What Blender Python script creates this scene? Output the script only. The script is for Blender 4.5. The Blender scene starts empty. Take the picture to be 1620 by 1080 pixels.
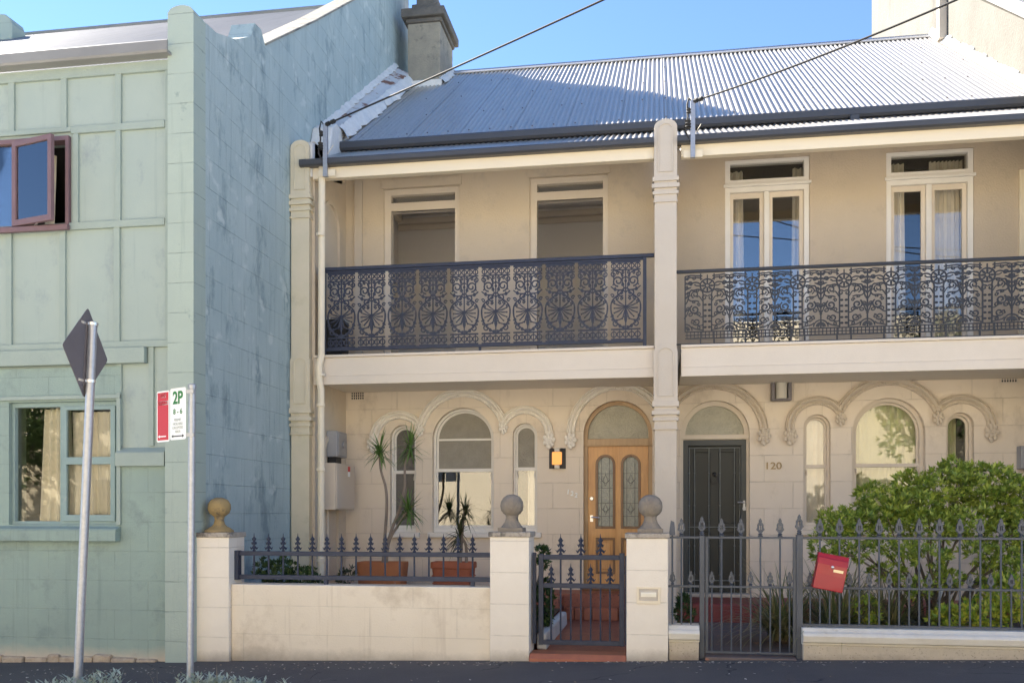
import bpy, bmesh, math, random
from mathutils import Vector, Matrix
from mathutils.geometry import tessellate_polygon
R = math.radians
PI = math.pi
rnd = random.Random(7)
sc = bpy.context.scene
COL = sc.collection

# ------------------------------------------------------------------ camera, sky, sun, exposure
F_PX, U0, HOR, PSI = 1442.0, 810.0, 811.0, R(9.06)
CAM_Z = 1.55
cam_d = bpy.data.cameras.new('camera'); cam = bpy.data.objects.new('camera', cam_d); COL.objects.link(cam)
cam.location = (0, 0, CAM_Z); cam.rotation_euler = (R(90), 0, PSI)
cam_d.sensor_width = 36; cam_d.lens = F_PX / 1620 * 36
cam_d.shift_y = (HOR - 540) / 1620
cam_d.clip_end = 2000; cam_d.clip_start = 0.05
sc.camera = cam

SUN_EL, SUN_AZ = R(38.4), math.atan2(-1.0, 0.6)          # azimuth from +Y towards +X
world = bpy.data.worlds.new('World'); sc.world = world; world.use_nodes = True
wn = world.node_tree.nodes; wl = world.node_tree.links
sky = wn.new('ShaderNodeTexSky'); sky.sky_type = 'NISHITA'; sky.sun_disc = False
sky.sun_elevation = SUN_EL; sky.sun_rotation = SUN_AZ
sky.air_density = 0.7; sky.dust_density = 0.0; sky.ozone_density = 4.5
wn['Background'].inputs['Strength'].default_value = 0.05
wl.new(sky.outputs['Color'], wn['Background'].inputs['Color'])
sun_d = bpy.data.lights.new('sun', 'SUN'); sun = bpy.data.objects.new('sun', sun_d); COL.objects.link(sun)
sun_d.energy = 3.5; sun_d.angle = R(0.5); sun_d.color = (1.0, 0.93, 0.83)
sdir = Vector((math.sin(SUN_AZ) * math.cos(SUN_EL), math.cos(SUN_AZ) * math.cos(SUN_EL), math.sin(SUN_EL)))
sun.rotation_euler = sdir.to_track_quat('Z', 'Y').to_euler()
sun.location = sdir * 60
sc.view_settings.view_transform = 'Standard'; sc.view_settings.look = 'None'
sc.view_settings.gamma = 1.0; sc.view_settings.exposure = 2.88
sc.cycles.max_bounces = 8; sc.cycles.diffuse_bounces = 5; sc.cycles.transparent_max_bounces = 12

# ------------------------------------------------------------------ measuring helpers (photo pixel on a plane of known depth)
def px(u, Y): return Y * math.tan(math.atan((u - U0) / F_PX) - PSI)
def dep(u, Y): return Y / (math.cos(PSI) + math.sin(PSI) * (u - U0) / F_PX)
def pz(v, u, Y): return CAM_Z + (HOR - v) * dep(u, Y) / F_PX
def ppm(u, Y): return F_PX / dep(u, Y)
YG, YV, YF = 9.0, 11.58, 12.83          # street front, verandah front, facade
def ground(x): return 0.108 + 0.0264 * x

# ------------------------------------------------------------------ mesh builder
def wloc(o):
    v = Vector((0, 0, 0))
    while o is not None:
        v += o.location; o = o.parent
    return v

class MB:
    def __init__(s): s.v = []; s.f = []; s.sm = []
    def add(s, vs, fs, smooth=False):
        b = len(s.v); s.v += [tuple(p) for p in vs]
        for f in fs: s.f.append(tuple(b + i for i in f)); s.sm.append(smooth)
        return s
    def box(s, x0, x1, y0, y1, z0, z1):
        return s.add([(x0,y0,z0),(x1,y0,z0),(x1,y1,z0),(x0,y1,z0),(x0,y0,z1),(x1,y0,z1),(x1,y1,z1),(x0,y1,z1)],
                     [(0,3,2,1),(4,5,6,7),(0,1,5,4),(1,2,6,5),(2,3,7,6),(3,0,4,7)])
    def hexa(s, p):
        return s.add(p, [(0,3,2,1),(4,5,6,7),(0,1,5,4),(1,2,6,5),(2,3,7,6),(3,0,4,7)])
    def bar(s, a, b, w, h, up=(0,0,1)):
        a = Vector(a); b = Vector(b); d = (b - a).normalized(); up = Vector(up)
        if abs(d.dot(up)) > .98: up = Vector((0,1,0))
        sx = d.cross(up).normalized() * w / 2; sz = sx.cross(d).normalized() * h / 2
        return s.hexa([a-sx-sz, a+sx-sz, b+sx-sz, b-sx-sz, a-sx+sz, a+sx+sz, b+sx+sz, b-sx+sz])
    def plate(s, outer, holes, a0, a1, axis='Y', smooth=False):
        polys = [outer] + list(holes)
        tri = tessellate_polygon([[Vector((p[0], p[1], 0)) for p in q] for q in polys])
        flat = [p for q in polys for p in q]; n = len(flat)
        mk = (lambda h, z, a: (h, a, z)) if axis == 'Y' else ((lambda h, z, a: (a, h, z)) if axis == 'X' else (lambda h, z, a: (h, z, a)))
        vs = [mk(p[0], p[1], a0) for p in flat] + [mk(p[0], p[1], a1) for p in flat]
        fs = [tuple(t) for t in tri] + [(t[2]+n, t[1]+n, t[0]+n) for t in tri]
        sm = [False] * len(fs); b = 0
        for q in polys:
            m = len(q)
            for i in range(m):
                j = (i + 1) % m; fs.append((b+i, b+j, b+j+n, b+i+n)); sm.append(smooth)
            b += m
        base = len(s.v); s.v += vs
        for f, k in zip(fs, sm): s.f.append(tuple(base+i for i in f)); s.sm.append(k)
        return s
    def tube(s, pts, r, n=8, cap=True):
        pts = [Vector(p) for p in pts]; m = len(pts)
        rs = r if isinstance(r, (list, tuple)) else [r] * m
        vs = []; prev = None
        for i, p in enumerate(pts):
            t = (pts[min(i+1, m-1)] - pts[max(i-1, 0)])
            t = t.normalized() if t.length > 1e-9 else Vector((0,0,1))
            if prev is None:
                a = Vector((0,0,1)) if abs(t.z) < .9 else Vector((1,0,0))
                e = t.cross(a).normalized()
            else:
                e = (prev - t * prev.dot(t)); e = e.normalized() if e.length > 1e-6 else t.orthogonal().normalized()
            prev = e; g = t.cross(e)
            for k in range(n):
                an = 2*PI*k/n; vs.append(p + (e*math.cos(an) + g*math.sin(an)) * rs[i])
        fs = []
        for i in range(m-1):
            for k in range(n):
                k2 = (k+1) % n; fs.append((i*n+k, i*n+k2, (i+1)*n+k2, (i+1)*n+k))
        if cap: fs += [tuple(reversed(range(n))), tuple(range((m-1)*n, m*n))]
        return s.add(vs, fs, True)
    def lathe(s, c, prof, n=20, sy=1.0):
        vs = []; fs = []; m = len(prof)
        for r, z in prof:
            for k in range(n):
                a = 2*PI*k/n; vs.append((c[0] + r*math.cos(a), c[1] + r*math.sin(a)*sy, c[2] + z))
        for i in range(m-1):
            for k in range(n):
                k2 = (k+1) % n; fs.append((i*n+k, i*n+k2, (i+1)*n+k2, (i+1)*n+k))
        fs += [tuple(reversed(range(n))), tuple(range((m-1)*n, m*n))]
        return s.add(vs, fs, True)
    def ball(s, c, r, n=10, sq=(1,1,1)):
        prof = []; m = max(5, n//2)
        vs = []; fs = []
        for i in range(m+1):
            th = PI*i/m
            for k in range(n):
                a = 2*PI*k/n; vs.append((c[0]+r*sq[0]*math.sin(th)*math.cos(a), c[1]+r*sq[1]*math.sin(th)*math.sin(a), c[2]-r*sq[2]*math.cos(th)))
        for i in range(m):
            for k in range(n):
                k2 = (k+1) % n; fs.append((i*n+k, i*n+k2, (i+1)*n+k2, (i+1)*n+k))
        return s.add(vs, fs, True)
    def strip(s, pts, w, y0, y1, closed=False):
        m = len(pts); vs = []
        ws = w if isinstance(w, (list, tuple)) else [w] * m
        for i in range(m):
            a = pts[(i-1) % m] if (closed or i > 0) else pts[i]
            b = pts[(i+1) % m] if (closed or i < m-1) else pts[i]
            dx, dz = b[0]-a[0], b[1]-a[1]; L = math.hypot(dx, dz) or 1
            nx, nz = -dz/L*ws[i]/2, dx/L*ws[i]/2
            x, z = pts[i][:2]
            vs += [(x+nx, y0, z+nz), (x-nx, y0, z-nz), (x-nx, y1, z-nz), (x+nx, y1, z+nz)]
        fs = []
        for i in range(m if closed else m-1):
            j = (i+1) % m
            for k in range(4):
                k2 = (k+1) % 4; fs.append((i*4+k, i*4+k2, j*4+k2, j*4+k))
        if not closed: fs += [(3,2,1,0), tuple((m-1)*4+k for k in range(4))]
        return s.add(vs, fs)
    def sweep_arc(s, cx, cz, r, a0, a1, prof, y, n=40, rope=None):
        """prof: (radial offset, projection towards -Y); arc in the XZ plane, angles from +X."""
        vs = []; fs = []; m = len(prof)
        for i in range(n+1):
            a = a0 + (a1-a0)*i/n
            for (dr, pr) in prof:
                vs.append((cx + (r+dr)*math.cos(a), y - pr, cz + (r+dr)*math.sin(a)))
        for i in range(n):
            for k in range(m-1): fs.append((i*m+k, i*m+k+1, (i+1)*m+k+1, (i+1)*m+k))
        fs += [tuple(range(m)), tuple(reversed(range(n*m, (n+1)*m)))]
        return s.add(vs, fs)
    def build(s, name, mat, parent=None, bev=0.0, auto=35, recalc=True):
        off = wloc(parent) if parent is not None else Vector((0,0,0))
        me = bpy.data.meshes.new(name)
        me.from_pydata([(x-off.x, y-off.y, z-off.z) for x, y, z in s.v], [], s.f)
        me.polygons.foreach_set('use_smooth', s.sm)
        if recalc:
            bm = bmesh.new(); bm.from_mesh(me); bmesh.ops.recalc_face_normals(bm, faces=bm.faces); bm.to_mesh(me); bm.free()
        if any(s.sm): me.set_sharp_from_angle(angle=R(auto))
        me.materials.append(mat); me.update()
        o = bpy.data.objects.new(name, me); COL.objects.link(o)
        if parent is not None: o.parent = parent
        if bev > 0:
            b = o.modifiers.new('Bevel', 'BEVEL'); b.width = bev; b.segments = 2; b.limit_method = 'ANGLE'; b.angle_limit = R(50)
        return o

def tag(o, label=None, cat=None, group=None, kind=None):
    if label: o['label'] = label
    if cat: o['category'] = cat
    if group: o['group'] = group
    if kind: o['kind'] = kind
    return o
def thing(name, loc, label, cat, group=None):
    o = bpy.data.objects.new(name, None); o.empty_display_size = .2; COL.objects.link(o); o.location = loc
    return tag(o, label, cat, group)
def copy_tree(o, parent=None):
    c = o.copy(); COL.objects.link(c)
    if parent is not None: c.parent = parent
    for ch in list(o.children):
        copy_tree(ch, c)
    return c

# ------------------------------------------------------------------ materials
def nd(nt, t, **kw):
    n = nt.nodes.new(t)
    for k, v in kw.items():
        if k in n.inputs.keys(): n.inputs[k].default_value = v
        else: setattr(n, k, v)
    return n
def c4(c): return (c[0], c[1], c[2], 1.0)
def mat(name, col, rough=.6, metal=0.0, var=None, vs=2.0, va=.6, bump=0.0, bs=40.0, spec=.35, stain=None, ss=1.2, st=(.52,.72),
        stretch=(1,1,1), speck=None, spk=120.0, ash=None, plane='x', ashdark=.72, ashbump=.35, coat=0.0, island=None, low=None, drip=None):
    m = bpy.data.materials.new(name); m.use_nodes = True; nt = m.node_tree; L = nt.links
    bs_ = nt.nodes['Principled BSDF']
    bs_.inputs['Roughness'].default_value = rough; bs_.inputs['Metallic'].default_value = metal
    bs_.inputs['Specular IOR Level'].default_value = spec; bs_.inputs['Coat Weight'].default_value = coat
    tc = nd(nt, 'ShaderNodeTexCoord'); P = tc.outputs['Object']
    def noise(scale, detail=5.0, rough_=.6, st_=None):
        v = P
        if st_:
            mp = nd(nt, 'ShaderNodeMapping'); mp.inputs['Scale'].default_value = st_; L.new(P, mp.inputs['Vector']); v = mp.outputs['Vector']
        n = nd(nt, 'ShaderNodeTexNoise', Scale=scale, Detail=detail, Roughness=rough_); L.new(v, n.inputs['Vector']); return n.outputs['Fac']
    def ramp(x, a, b):
        r = nd(nt, 'ShaderNodeMapRange'); r.inputs['From Min'].default_value = a; r.inputs['From Max'].default_value = b
        L.new(x, r.inputs['Value']); return r.outputs['Result']
    def mix(fac, a, b, mode='MIX'):
        n = nd(nt, 'ShaderNodeMix', data_type='RGBA', blend_type=mode)
        if isinstance(fac, float): n.inputs[0].default_value = fac
        else: L.new(fac, n.inputs[0])
        for i, x in ((6, a), (7, b)):
            if isinstance(x, tuple): n.inputs[i].default_value = c4(x)
            else: L.new(x, n.inputs[i])
        return n.outputs[2]
    def mul(x, k):
        n = nd(nt, 'ShaderNodeMath', operation='MULTIPLY'); L.new(x, n.inputs[0])
        if isinstance(k, float): n.inputs[1].default_value = k
        else: L.new(k, n.inputs[1])
        return n.outputs[0]
    c = tuple(col)
    if var is not None:
        c = mix(mul(ramp(noise(vs, 6, .65, stretch), .3, .7), va), c, tuple(var))
    if island is not None:
        g = nd(nt, 'ShaderNodeNewGeometry'); c = mix(g.outputs['Random Per Island'], c, tuple(island))
    if stain is not None:
        c = mix(ramp(noise(ss, 8, .7, stretch), *st), c, tuple(stain))
    if drip is not None:                      # long narrow runs of grime: (colour, from, to)
        c = mix(mul(ramp(noise(1.0, 6, .65, (11,11,.55)), drip[1], drip[2]), .75), c, tuple(drip[0]))
    if speck is not None:
        c = mix(ramp(noise(spk, 2, .5), .62, .72), c, tuple(speck))
    if low is not None:                       # splash-back dirt of its own near the foot: (colour, z top)
        sx = nd(nt, 'ShaderNodeSeparateXYZ'); L.new(P, sx.inputs[0])
        n2 = noise(3.0, 6, .7)
        a = nd(nt, 'ShaderNodeMath', operation='MULTIPLY_ADD'); L.new(n2, a.inputs[0]); a.inputs[1].default_value = -low[1]*1.6; L.new(sx.outputs['Z'], a.inputs[2])
        c = mix(mul(ramp(a.outputs[0], low[1]*.35, -low[1]*.9), .8), c, tuple(low[0]))
    hgt = None
    if ash is not None:
        w, h, ox, oz = ash
        sx = nd(nt, 'ShaderNodeSeparateXYZ'); L.new(P, sx.inputs[0])
        cb = nd(nt, 'ShaderNodeCombineXYZ')
        ad = nd(nt, 'ShaderNodeMath', operation='ADD'); L.new(sx.outputs['X' if plane == 'x' else 'Y'], ad.inputs[0]); ad.inputs[1].default_value = ox
        az = nd(nt, 'ShaderNodeMath', operation='ADD'); L.new(sx.outputs['Z'], az.inputs[0]); az.inputs[1].default_value = oz
        L.new(ad.outputs[0], cb.inputs[0]); L.new(az.outputs[0], cb.inputs[1])
        bt = nd(nt, 'ShaderNodeTexBrick'); L.new(cb.outputs[0], bt.inputs['Vector'])
        for k, v in (('Scale', 1.0), ('Mortar Size', .0055), ('Mortar Smooth', .35), ('Brick Width', w), ('Row Height', h)): bt.inputs[k].default_value = v
        fac = bt.outputs['Fac']
        wear = ramp(noise(5.0, 3, .5), .25, .6)
        fw = mul(fac, wear)
        if isinstance(c, tuple): dark = tuple(x*ashdark for x in c)
        else: dark = mix(1.0, c, (ashdark, ashdark, ashdark), 'MULTIPLY')
        c = mix(fw, c, dark)
        hgt = mul(fw, -ashbump)
    if isinstance(c, tuple): bs_.inputs['Base Color'].default_value = c4(c)
    else: L.new(c, bs_.inputs['Base Color'])
    if bump > 0 or hgt is not None:
        bn = nd(nt, 'ShaderNodeBump', Distance=.01); bn.inputs['Strength'].default_value = 1.0
        h_ = mul(noise(bs, 4, .6), float(bump)) if bump > 0 else None
        if h_ is not None and hgt is not None:
            a = nd(nt, 'ShaderNodeMath', operation='ADD'); L.new(h_, a.inputs[0]); L.new(hgt, a.inputs[1]); h_ = a.outputs[0]
        elif h_ is None: h_ = hgt
        L.new(h_, bn.inputs['Height']); L.new(bn.outputs['Normal'], bs_.inputs['Normal'])
    return m

M = {}
M['asphalt'] = mat('asphalt', (.085,.076,.072), .92, var=(.12,.107,.10), vs=1.3, va=.7, bump=.5, bs=260, speck=(.15,.14,.13), spk=190, stain=(.155,.138,.122), ss=2.2, st=(.60,.78), drip=None)
def crackle(m, scale, col, w=.012):
    nt = m.node_tree; L = nt.links; p = nt.nodes['Principled BSDF']; tc = nd(nt, 'ShaderNodeTexCoord')
    n = nd(nt, 'ShaderNodeTexNoise', Scale=2.5, Detail=4.0); L.new(tc.outputs['Object'], n.inputs['Vector'])
    mp = nd(nt, 'ShaderNodeVectorMath', operation='MULTIPLY_ADD'); L.new(n.outputs['Color'], mp.inputs[0]); mp.inputs[1].default_value = (.5,.5,0); L.new(tc.outputs['Object'], mp.inputs[2])
    v = nd(nt, 'ShaderNodeTexVoronoi', feature='DISTANCE_TO_EDGE', Scale=scale); L.new(mp.outputs[0], v.inputs['Vector'])
    r = nd(nt, 'ShaderNodeMapRange'); r.inputs['From Min'].default_value = 0; r.inputs['From Max'].default_value = w; r.inputs['To Min'].default_value = 1; r.inputs['To Max'].default_value = 0; L.new(v.outputs['Distance'], r.inputs['Value'])
    n2 = nd(nt, 'ShaderNodeTexNoise', Scale=.9, Detail=2.0); L.new(tc.outputs['Object'], n2.inputs['Vector'])
    r2_ = nd(nt, 'ShaderNodeMapRange'); r2_.inputs['From Min'].default_value = .5; r2_.inputs['From Max'].default_value = .58; L.new(n2.outputs['Fac'], r2_.inputs['Value'])
    mu = nd(nt, 'ShaderNodeMath', operation='MULTIPLY'); L.new(r.outputs[0], mu.inputs[0]); L.new(r2_.outputs[0], mu.inputs[1])
    src = p.inputs['Base Color'].links[0].from_socket
    mx = nd(nt, 'ShaderNodeMix', data_type='RGBA'); L.new(mu.outputs[0], mx.inputs[0]); L.new(src, mx.inputs[6]); mx.inputs[7].default_value = c4(col); L.new(mx.outputs[2], p.inputs['Base Color'])
crackle(M['asphalt'], 1.3, (.02,.019,.02))
M['road'] = mat('road', (.44,.42,.385), .85, var=(.37,.355,.325), vs=.8, bump=.4, bs=200)
M['concrete'] = mat('concrete', (.54,.51,.47), .85, var=(.26,.25,.24), vs=2.5, bump=.4, bs=80)
M['soil'] = mat('soil', (.07,.05,.035), .95, var=(.12,.09,.06), vs=5, bump=1.5, bs=50)
M['earth'] = mat('earth', (.14,.14,.10), .95, var=(.10,.12,.06), vs=.4)
M['tiles'] = mat('tiles', (.36,.125,.075), .6, var=(.24,.09,.06), vs=6, va=.8, bump=.3, bs=60, speck=(.05,.03,.03), spk=38)
M['terracotta_step'] = mat('terracotta_step', (.42,.15,.08), .55, var=(.30,.11,.07), vs=7, va=.8, bump=.3, bs=60, stain=(.2,.13,.10), ss=6, st=(.58,.75))
M['redstep'] = mat('redstep', (.27,.055,.05), .5, var=(.19,.05,.045), vs=5, bump=.2, bs=60)
M['oldpath'] = mat('oldpath', (.17,.13,.115), .9, var=(.11,.085,.08), vs=4, bump=.8, bs=60, speck=(.30,.15,.10), spk=14)
# cream houses
CW = (.77,.675,.56)
M['facade_wall'] = mat('facade_wall', CW, .75, drip=((.55,.465,.37),.60,.78), var=(.69,.60,.485), vs=1.1, va=.7, bump=.25, bs=70, ash=(.76,.362,.30,-1.887+.362*6), ashdark=.8, stain=(.50,.42,.33), ss=1.9, st=(.54,.76), stretch=(1,1,.6))
M['facade_upper'] = mat('facade_upper', (.65,.56,.44), .78, var=(.60,.51,.395), vs=.9, va=.8, bump=.7, bs=45, stain=(.52,.455,.37), ss=2.4, st=(.54,.70))
M['facade_tan'] = mat('facade_tan', (.565,.475,.365), .78, var=(.50,.42,.32), vs=.9, va=.8, bump=.7, bs=45, stain=(.44,.375,.29), ss=2.4, st=(.56,.72))
M['cream_trim'] = mat('cream_trim', (.72,.64,.535), .6, var=(.64,.56,.46), vs=2.0, va=.6, bump=.15, bs=60)
M['beam_cream'] = mat('beam_cream', (.84,.74,.56), .6, var=(.78,.67,.50), vs=1.8, va=.7, bump=.15, bs=60, stretch=(.3,1,2))
M['pier_cream'] = mat('pier_cream', (.60,.535,.45), .7, drip=((.46,.40,.33),.60,.78), var=(.54,.47,.385), vs=1.6, va=.7, bump=.25, bs=60, stain=(.44,.385,.30), ss=2.0, st=(.62,.8))
M['pier_aged'] = mat('pier_aged', (.68,.60,.46), .7, var=(.58,.53,.38), vs=2.2, va=.8, bump=.3, bs=60, stain=(.47,.43,.30), ss=2.0, st=(.58,.78))
M['white_paint'] = mat('white_paint', (.80,.77,.72), .45, var=(.70,.67,.61), vs=4, va=.5, bump=.1, bs=80)
M['stone_white'] = mat('stone_white', (.86,.82,.75), .6, var=(.74,.69,.61), vs=14, va=.7, bump=.25, bs=60)
M['stone_grey'] = mat('stone_grey', (.66,.575,.47), .7, var=(.54,.465,.375), vs=14, va=.7, bump=.25, bs=60)
M['ceiling'] = mat('ceiling', (.80,.74,.64), .8)
M['interior'] = mat('interior', (.88,.84,.80), .9, var=(.84,.80,.76), vs=1)
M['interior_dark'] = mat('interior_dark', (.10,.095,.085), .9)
# fences
M['wall_cream'] = mat('wall_cream', (.82,.725,.585), .75, drip=((.62,.52,.40),.58,.76), var=(.72,.62,.48), vs=1.3, va=.7, bump=.3, bs=60, ash=(.92,.30,.17,.022), ashdark=.86, ashbump=.15, stain=(.58,.48,.36), ss=1.6, st=(.54,.74), low=((.30,.25,.19), .13))
M['gate_pier'] = mat('gate_pier', (.84,.765,.655), .75, drip=((.64,.56,.46),.60,.78), var=(.74,.655,.54), vs=1.5, va=.7, bump=.3, bs=60, ash=(40,.315,7,.06), ashdark=.8, stain=(.58,.50,.41), ss=2.0, st=(.6,.8), low=((.33,.28,.22), .10))
M['cap_stone'] = mat('cap_stone', (.34,.29,.24), .85, var=(.52,.46,.38), vs=9, va=.9, bump=.8, bs=60, stain=(.13,.115,.10), ss=7, st=(.5,.62))
M['ball_grey'] = mat('ball_grey', (.30,.255,.20), .9, var=(.20,.17,.14), vs=8, va=.9, bump=1.0, bs=70, stain=(.12,.105,.09), ss=6, st=(.55,.7))
M['ball_yellow'] = mat('ball_yellow', (.40,.28,.115), .85, var=(.30,.225,.12), vs=7, va=.9, bump=1.0, bs=70, stain=(.15,.12,.085), ss=8, st=(.50,.66))
M['iron_blue'] = mat('iron_blue', (.034,.043,.075), .45, stain=(.075,.06,.055), ss=9, st=(.66,.74), var=(.022,.028,.05), vs=9, va=.8, bump=.25, bs=120, spec=.35)
M['iron_dark'] = mat('iron_dark', (.020,.024,.034), .42, var=(.014,.017,.024), vs=9, va=.8, bump=.2, bs=120, spec=.5)
M['iron_grey'] = mat('iron_grey', (.075,.085,.105), .45, stain=(.11,.09,.08), ss=9, st=(.66,.74), var=(.052,.06,.075), vs=9, va=.8, bump=.25, bs=120, spec=.5)
M['plinth_white'] = mat('plinth_white', (.74,.70,.62), .6, var=(.62,.57,.48), vs=5, va=.8, bump=.3, bs=50, stain=(.40,.34,.26), ss=4, st=(.62,.76))
M['plinth_stone'] = mat('plinth_stone', (.58,.50,.38), .85, var=(.46,.39,.30), vs=6, va=.8, bump=.6, bs=70, speck=(.35,.29,.22), spk=60, stain=(.20,.15,.11), ss=4, st=(.62,.72), low=((.22,.17,.13), .10))
# metal
M['zinc'] = mat('zinc', (.45,.42,.375), .32, .5, ash=(.762,60,.1,30), ashdark=.7, ashbump=.6, speck=(.25,.24,.23), spk=22, var=(.40,.37,.325), vs=.9, va=.8, spec=.5, stain=(.29,.275,.26), ss=.8, st=(.55,.8), stretch=(6,.5,.5))
M['zinc_old'] = mat('zinc_old', (.225,.215,.205), .55, .2, ash=(.762,60,.1,30), ashdark=.75, var=(.18,.172,.165), vs=1.2, va=.8, stain=(.14,.13,.12), ss=1.5, st=(.55,.8), stretch=(3,.5,.5))
M['flashing'] = mat('flashing', (.68,.67,.66), .5, .2, var=(.55,.54,.53), vs=3, va=.7, stain=(.24,.10,.055), ss=2.1, st=(.54,.585), bump=.5, bs=8)
M['mortar_white'] = mat('mortar_white', (.74,.73,.70), .7, var=(.58,.57,.55), vs=9, va=.8, bump=1.2, bs=25)
M['gutter_dark'] = mat('gutter_dark', (.055,.056,.062), .4, var=(.08,.08,.085), vs=2, va=.6, stretch=(.4,1,1), spec=.5)
M['gutter_grey'] = mat('gutter_grey', (.29,.285,.27), .5, var=(.20,.195,.19), vs=1.6, va=.8, stretch=(.5,1,1))
M['galv'] = mat('galv', (.45,.46,.49), .42, .6, var=(.33,.34,.36), vs=30, va=.8, spec=.5, bump=.1, bs=60)
M['sign_back'] = mat('sign_back', (.20,.185,.195), .5, .3, var=(.165,.15,.16), vs=5, va=.7)
M['steel_bright'] = mat('steel_bright', (.75,.74,.72), .3, .8)
M['number_gold'] = mat('number_gold', (.38,.27,.13), .5)
M['brass'] = mat('brass', (.62,.52,.36), .35, .7)
M['sign_red'] = mat('sign_red', (.55,.018,.02), .4)
M['sign_white'] = mat('sign_white', (.88,.88,.86), .4)
M['sign_green'] = mat('sign_green', (.03,.20,.05), .5)
M['sign_black'] = mat('sign_black', (.03,.03,.03), .5)
M['sign_pale'] = mat('sign_pale', (.42,.46,.42), .5)
M['letter_red'] = mat('letter_red', (.40,.012,.02), .35, var=(.33,.012,.018), vs=6, va=.7, spec=.5, coat=.3)
M['black_plastic'] = mat('black_plastic', (.02,.02,.022), .5)
M['cable'] = mat('cable', (.035,.034,.033), .7)
M['cable_grey'] = mat('cable_grey', (.10,.09,.08), .7, var=(.3,.27,.24), vs=30)
# green building
GA = (.415,.495,.425)
M['green_panel'] = mat('green_panel', (.365,.425,.38), .7, drip=((.29,.345,.32),.58,.74), var=(.31,.375,.345), vs=1.1, va=.8, bump=.15, bs=50, stain=(.27,.32,.315), ss=1.9, st=(.55,.68), stretch=(1,1,.7))
M['green_batten'] = mat('green_batten', (.335,.395,.35), .7, var=(.275,.335,.305), vs=3, va=.8, bump=.3, bs=40, stain=(.27,.30,.27), ss=6, st=(.64,.74))
M['green_wall'] = mat('green_wall', (.29,.375,.33), .78, drip=((.20,.265,.24),.55,.72), var=(.235,.30,.275), vs=1.0, va=.8, bump=.4, bs=60, stain=(.205,.265,.245), ss=2.3, st=(.54,.70), ash=(.78,.315,.1,.12), ashdark=.88, ashbump=.2, low=((.55,.46,.36), .11))
M['green_side'] = mat('green_side', (.425,.505,.495), .8, speck=(.47,.54,.525), spk=4.5, drip=((.27,.335,.34),.53,.70), var=(.33,.415,.42), vs=1.3, va=.95, bump=.5, bs=50, stain=(.215,.285,.30), ss=2.2, st=(.53,.65), stretch=(1,1,.45), ash=(.78,.321,.1,.06), plane='y', ashdark=.78)
M['green_corner'] = mat('green_corner', (.385,.455,.395), .75, drip=((.29,.35,.31),.58,.74), var=(.345,.405,.36), vs=1.5, va=.8, bump=.4, bs=50, stain=(.27,.33,.30), ss=3.5, st=(.62,.70), ash=(40,.315,4,.12))
M['green_frame'] = mat('green_frame', (.27,.36,.345), .6, var=(.22,.30,.295), vs=4, va=.8, bump=.3, bs=50, stain=(.42,.46,.43), ss=8, st=(.64,.7))
M['rubble'] = mat('rubble', (.52,.43,.32), .9, var=(.34,.26,.19), vs=14, va=.9, bump=1.8, bs=35)
M['mauve'] = mat('mauve', (.20,.125,.135), .55, var=(.155,.095,.105), vs=5, va=.8, bump=.2, bs=60, stain=(.35,.28,.27), ss=9, st=(.68,.72))
M['curtain_cream'] = mat('curtain_cream', (.92,.87,.74), .9, var=(.76,.70,.58), vs=3)
M['curtain_green'] = mat('curtain_green', (.66,.64,.40), .9, var=(.56,.55,.33), vs=3)
M['chimney_stone'] = mat('chimney_stone', (.33,.30,.235), .9, var=(.22,.205,.175), vs=3.5, va=.9, bump=1.0, bs=40, stain=(.12,.115,.105), ss=3, st=(.54,.68))
M['chimney_cap'] = mat('chimney_cap', (.15,.14,.125), .9, var=(.09,.085,.08), vs=6, va=.9, bump=1.2, bs=40)
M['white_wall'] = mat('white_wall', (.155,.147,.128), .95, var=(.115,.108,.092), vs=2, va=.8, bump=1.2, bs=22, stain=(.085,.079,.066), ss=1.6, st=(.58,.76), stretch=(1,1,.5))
# doors
def timber(name, a, b, rough=.4, sc_=1.0):
    m = bpy.data.materials.new(name); m.use_nodes = True; nt = m.node_tree; L = nt.links; p = nt.nodes['Principled BSDF']
    tc = nd(nt, 'ShaderNodeTexCoord'); mp = nd(nt, 'ShaderNodeMapping'); mp.inputs['Scale'].default_value = (14*sc_, 8*sc_, 1.1*sc_)
    L.new(tc.outputs['Object'], mp.inputs['Vector'])
    n = nd(nt, 'ShaderNodeTexNoise', Scale=2.2, Detail=6.0, Roughness=.6, Distortion=.6); L.new(mp.outputs['Vector'], n.inputs['Vector'])
    n2 = nd(nt, 'ShaderNodeTexNoise', Scale=1.6, Detail=3.0); L.new(tc.outputs['Object'], n2.inputs['Vector'])
    ad = nd(nt, 'ShaderNodeMath', operation='ADD'); L.new(n.outputs['Fac'], ad.inputs[0]); L.new(n2.outputs['Fac'], ad.inputs[1])
    mr = nd(nt, 'ShaderNodeMapRange'); mr.inputs['From Min'].default_value = .7; mr.inputs['From Max'].default_value = 1.3; L.new(ad.outputs[0], mr.inputs['Value'])
    mx = nd(nt, 'ShaderNodeMix', data_type='RGBA'); L.new(mr.outputs['Result'], mx.inputs[0]); mx.inputs[6].default_value = c4(a); mx.inputs[7].default_value = c4(b)
    L.new(mx.outputs[2], p.inputs['Base Color']); p.inputs['Roughness'].default_value = rough; p.inputs['Coat Weight'].default_value = .2
    bn = nd(nt, 'ShaderNodeBump', Distance=.003); bn.inputs['Strength'].default_value = .3; L.new(n.outputs['Fac'], bn.inputs['Height']); L.new(bn.outputs['Normal'], p.inputs['Normal'])
    return m
M['timber'] = timber('timber', (.70,.37,.12), (.48,.225,.07))
M['timber_frame'] = timber('timber_frame', (.46,.30,.15), (.34,.20,.09))
M['timber_dark'] = timber('timber_dark', (.20,.09,.03), (.13,.055,.02))
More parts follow.
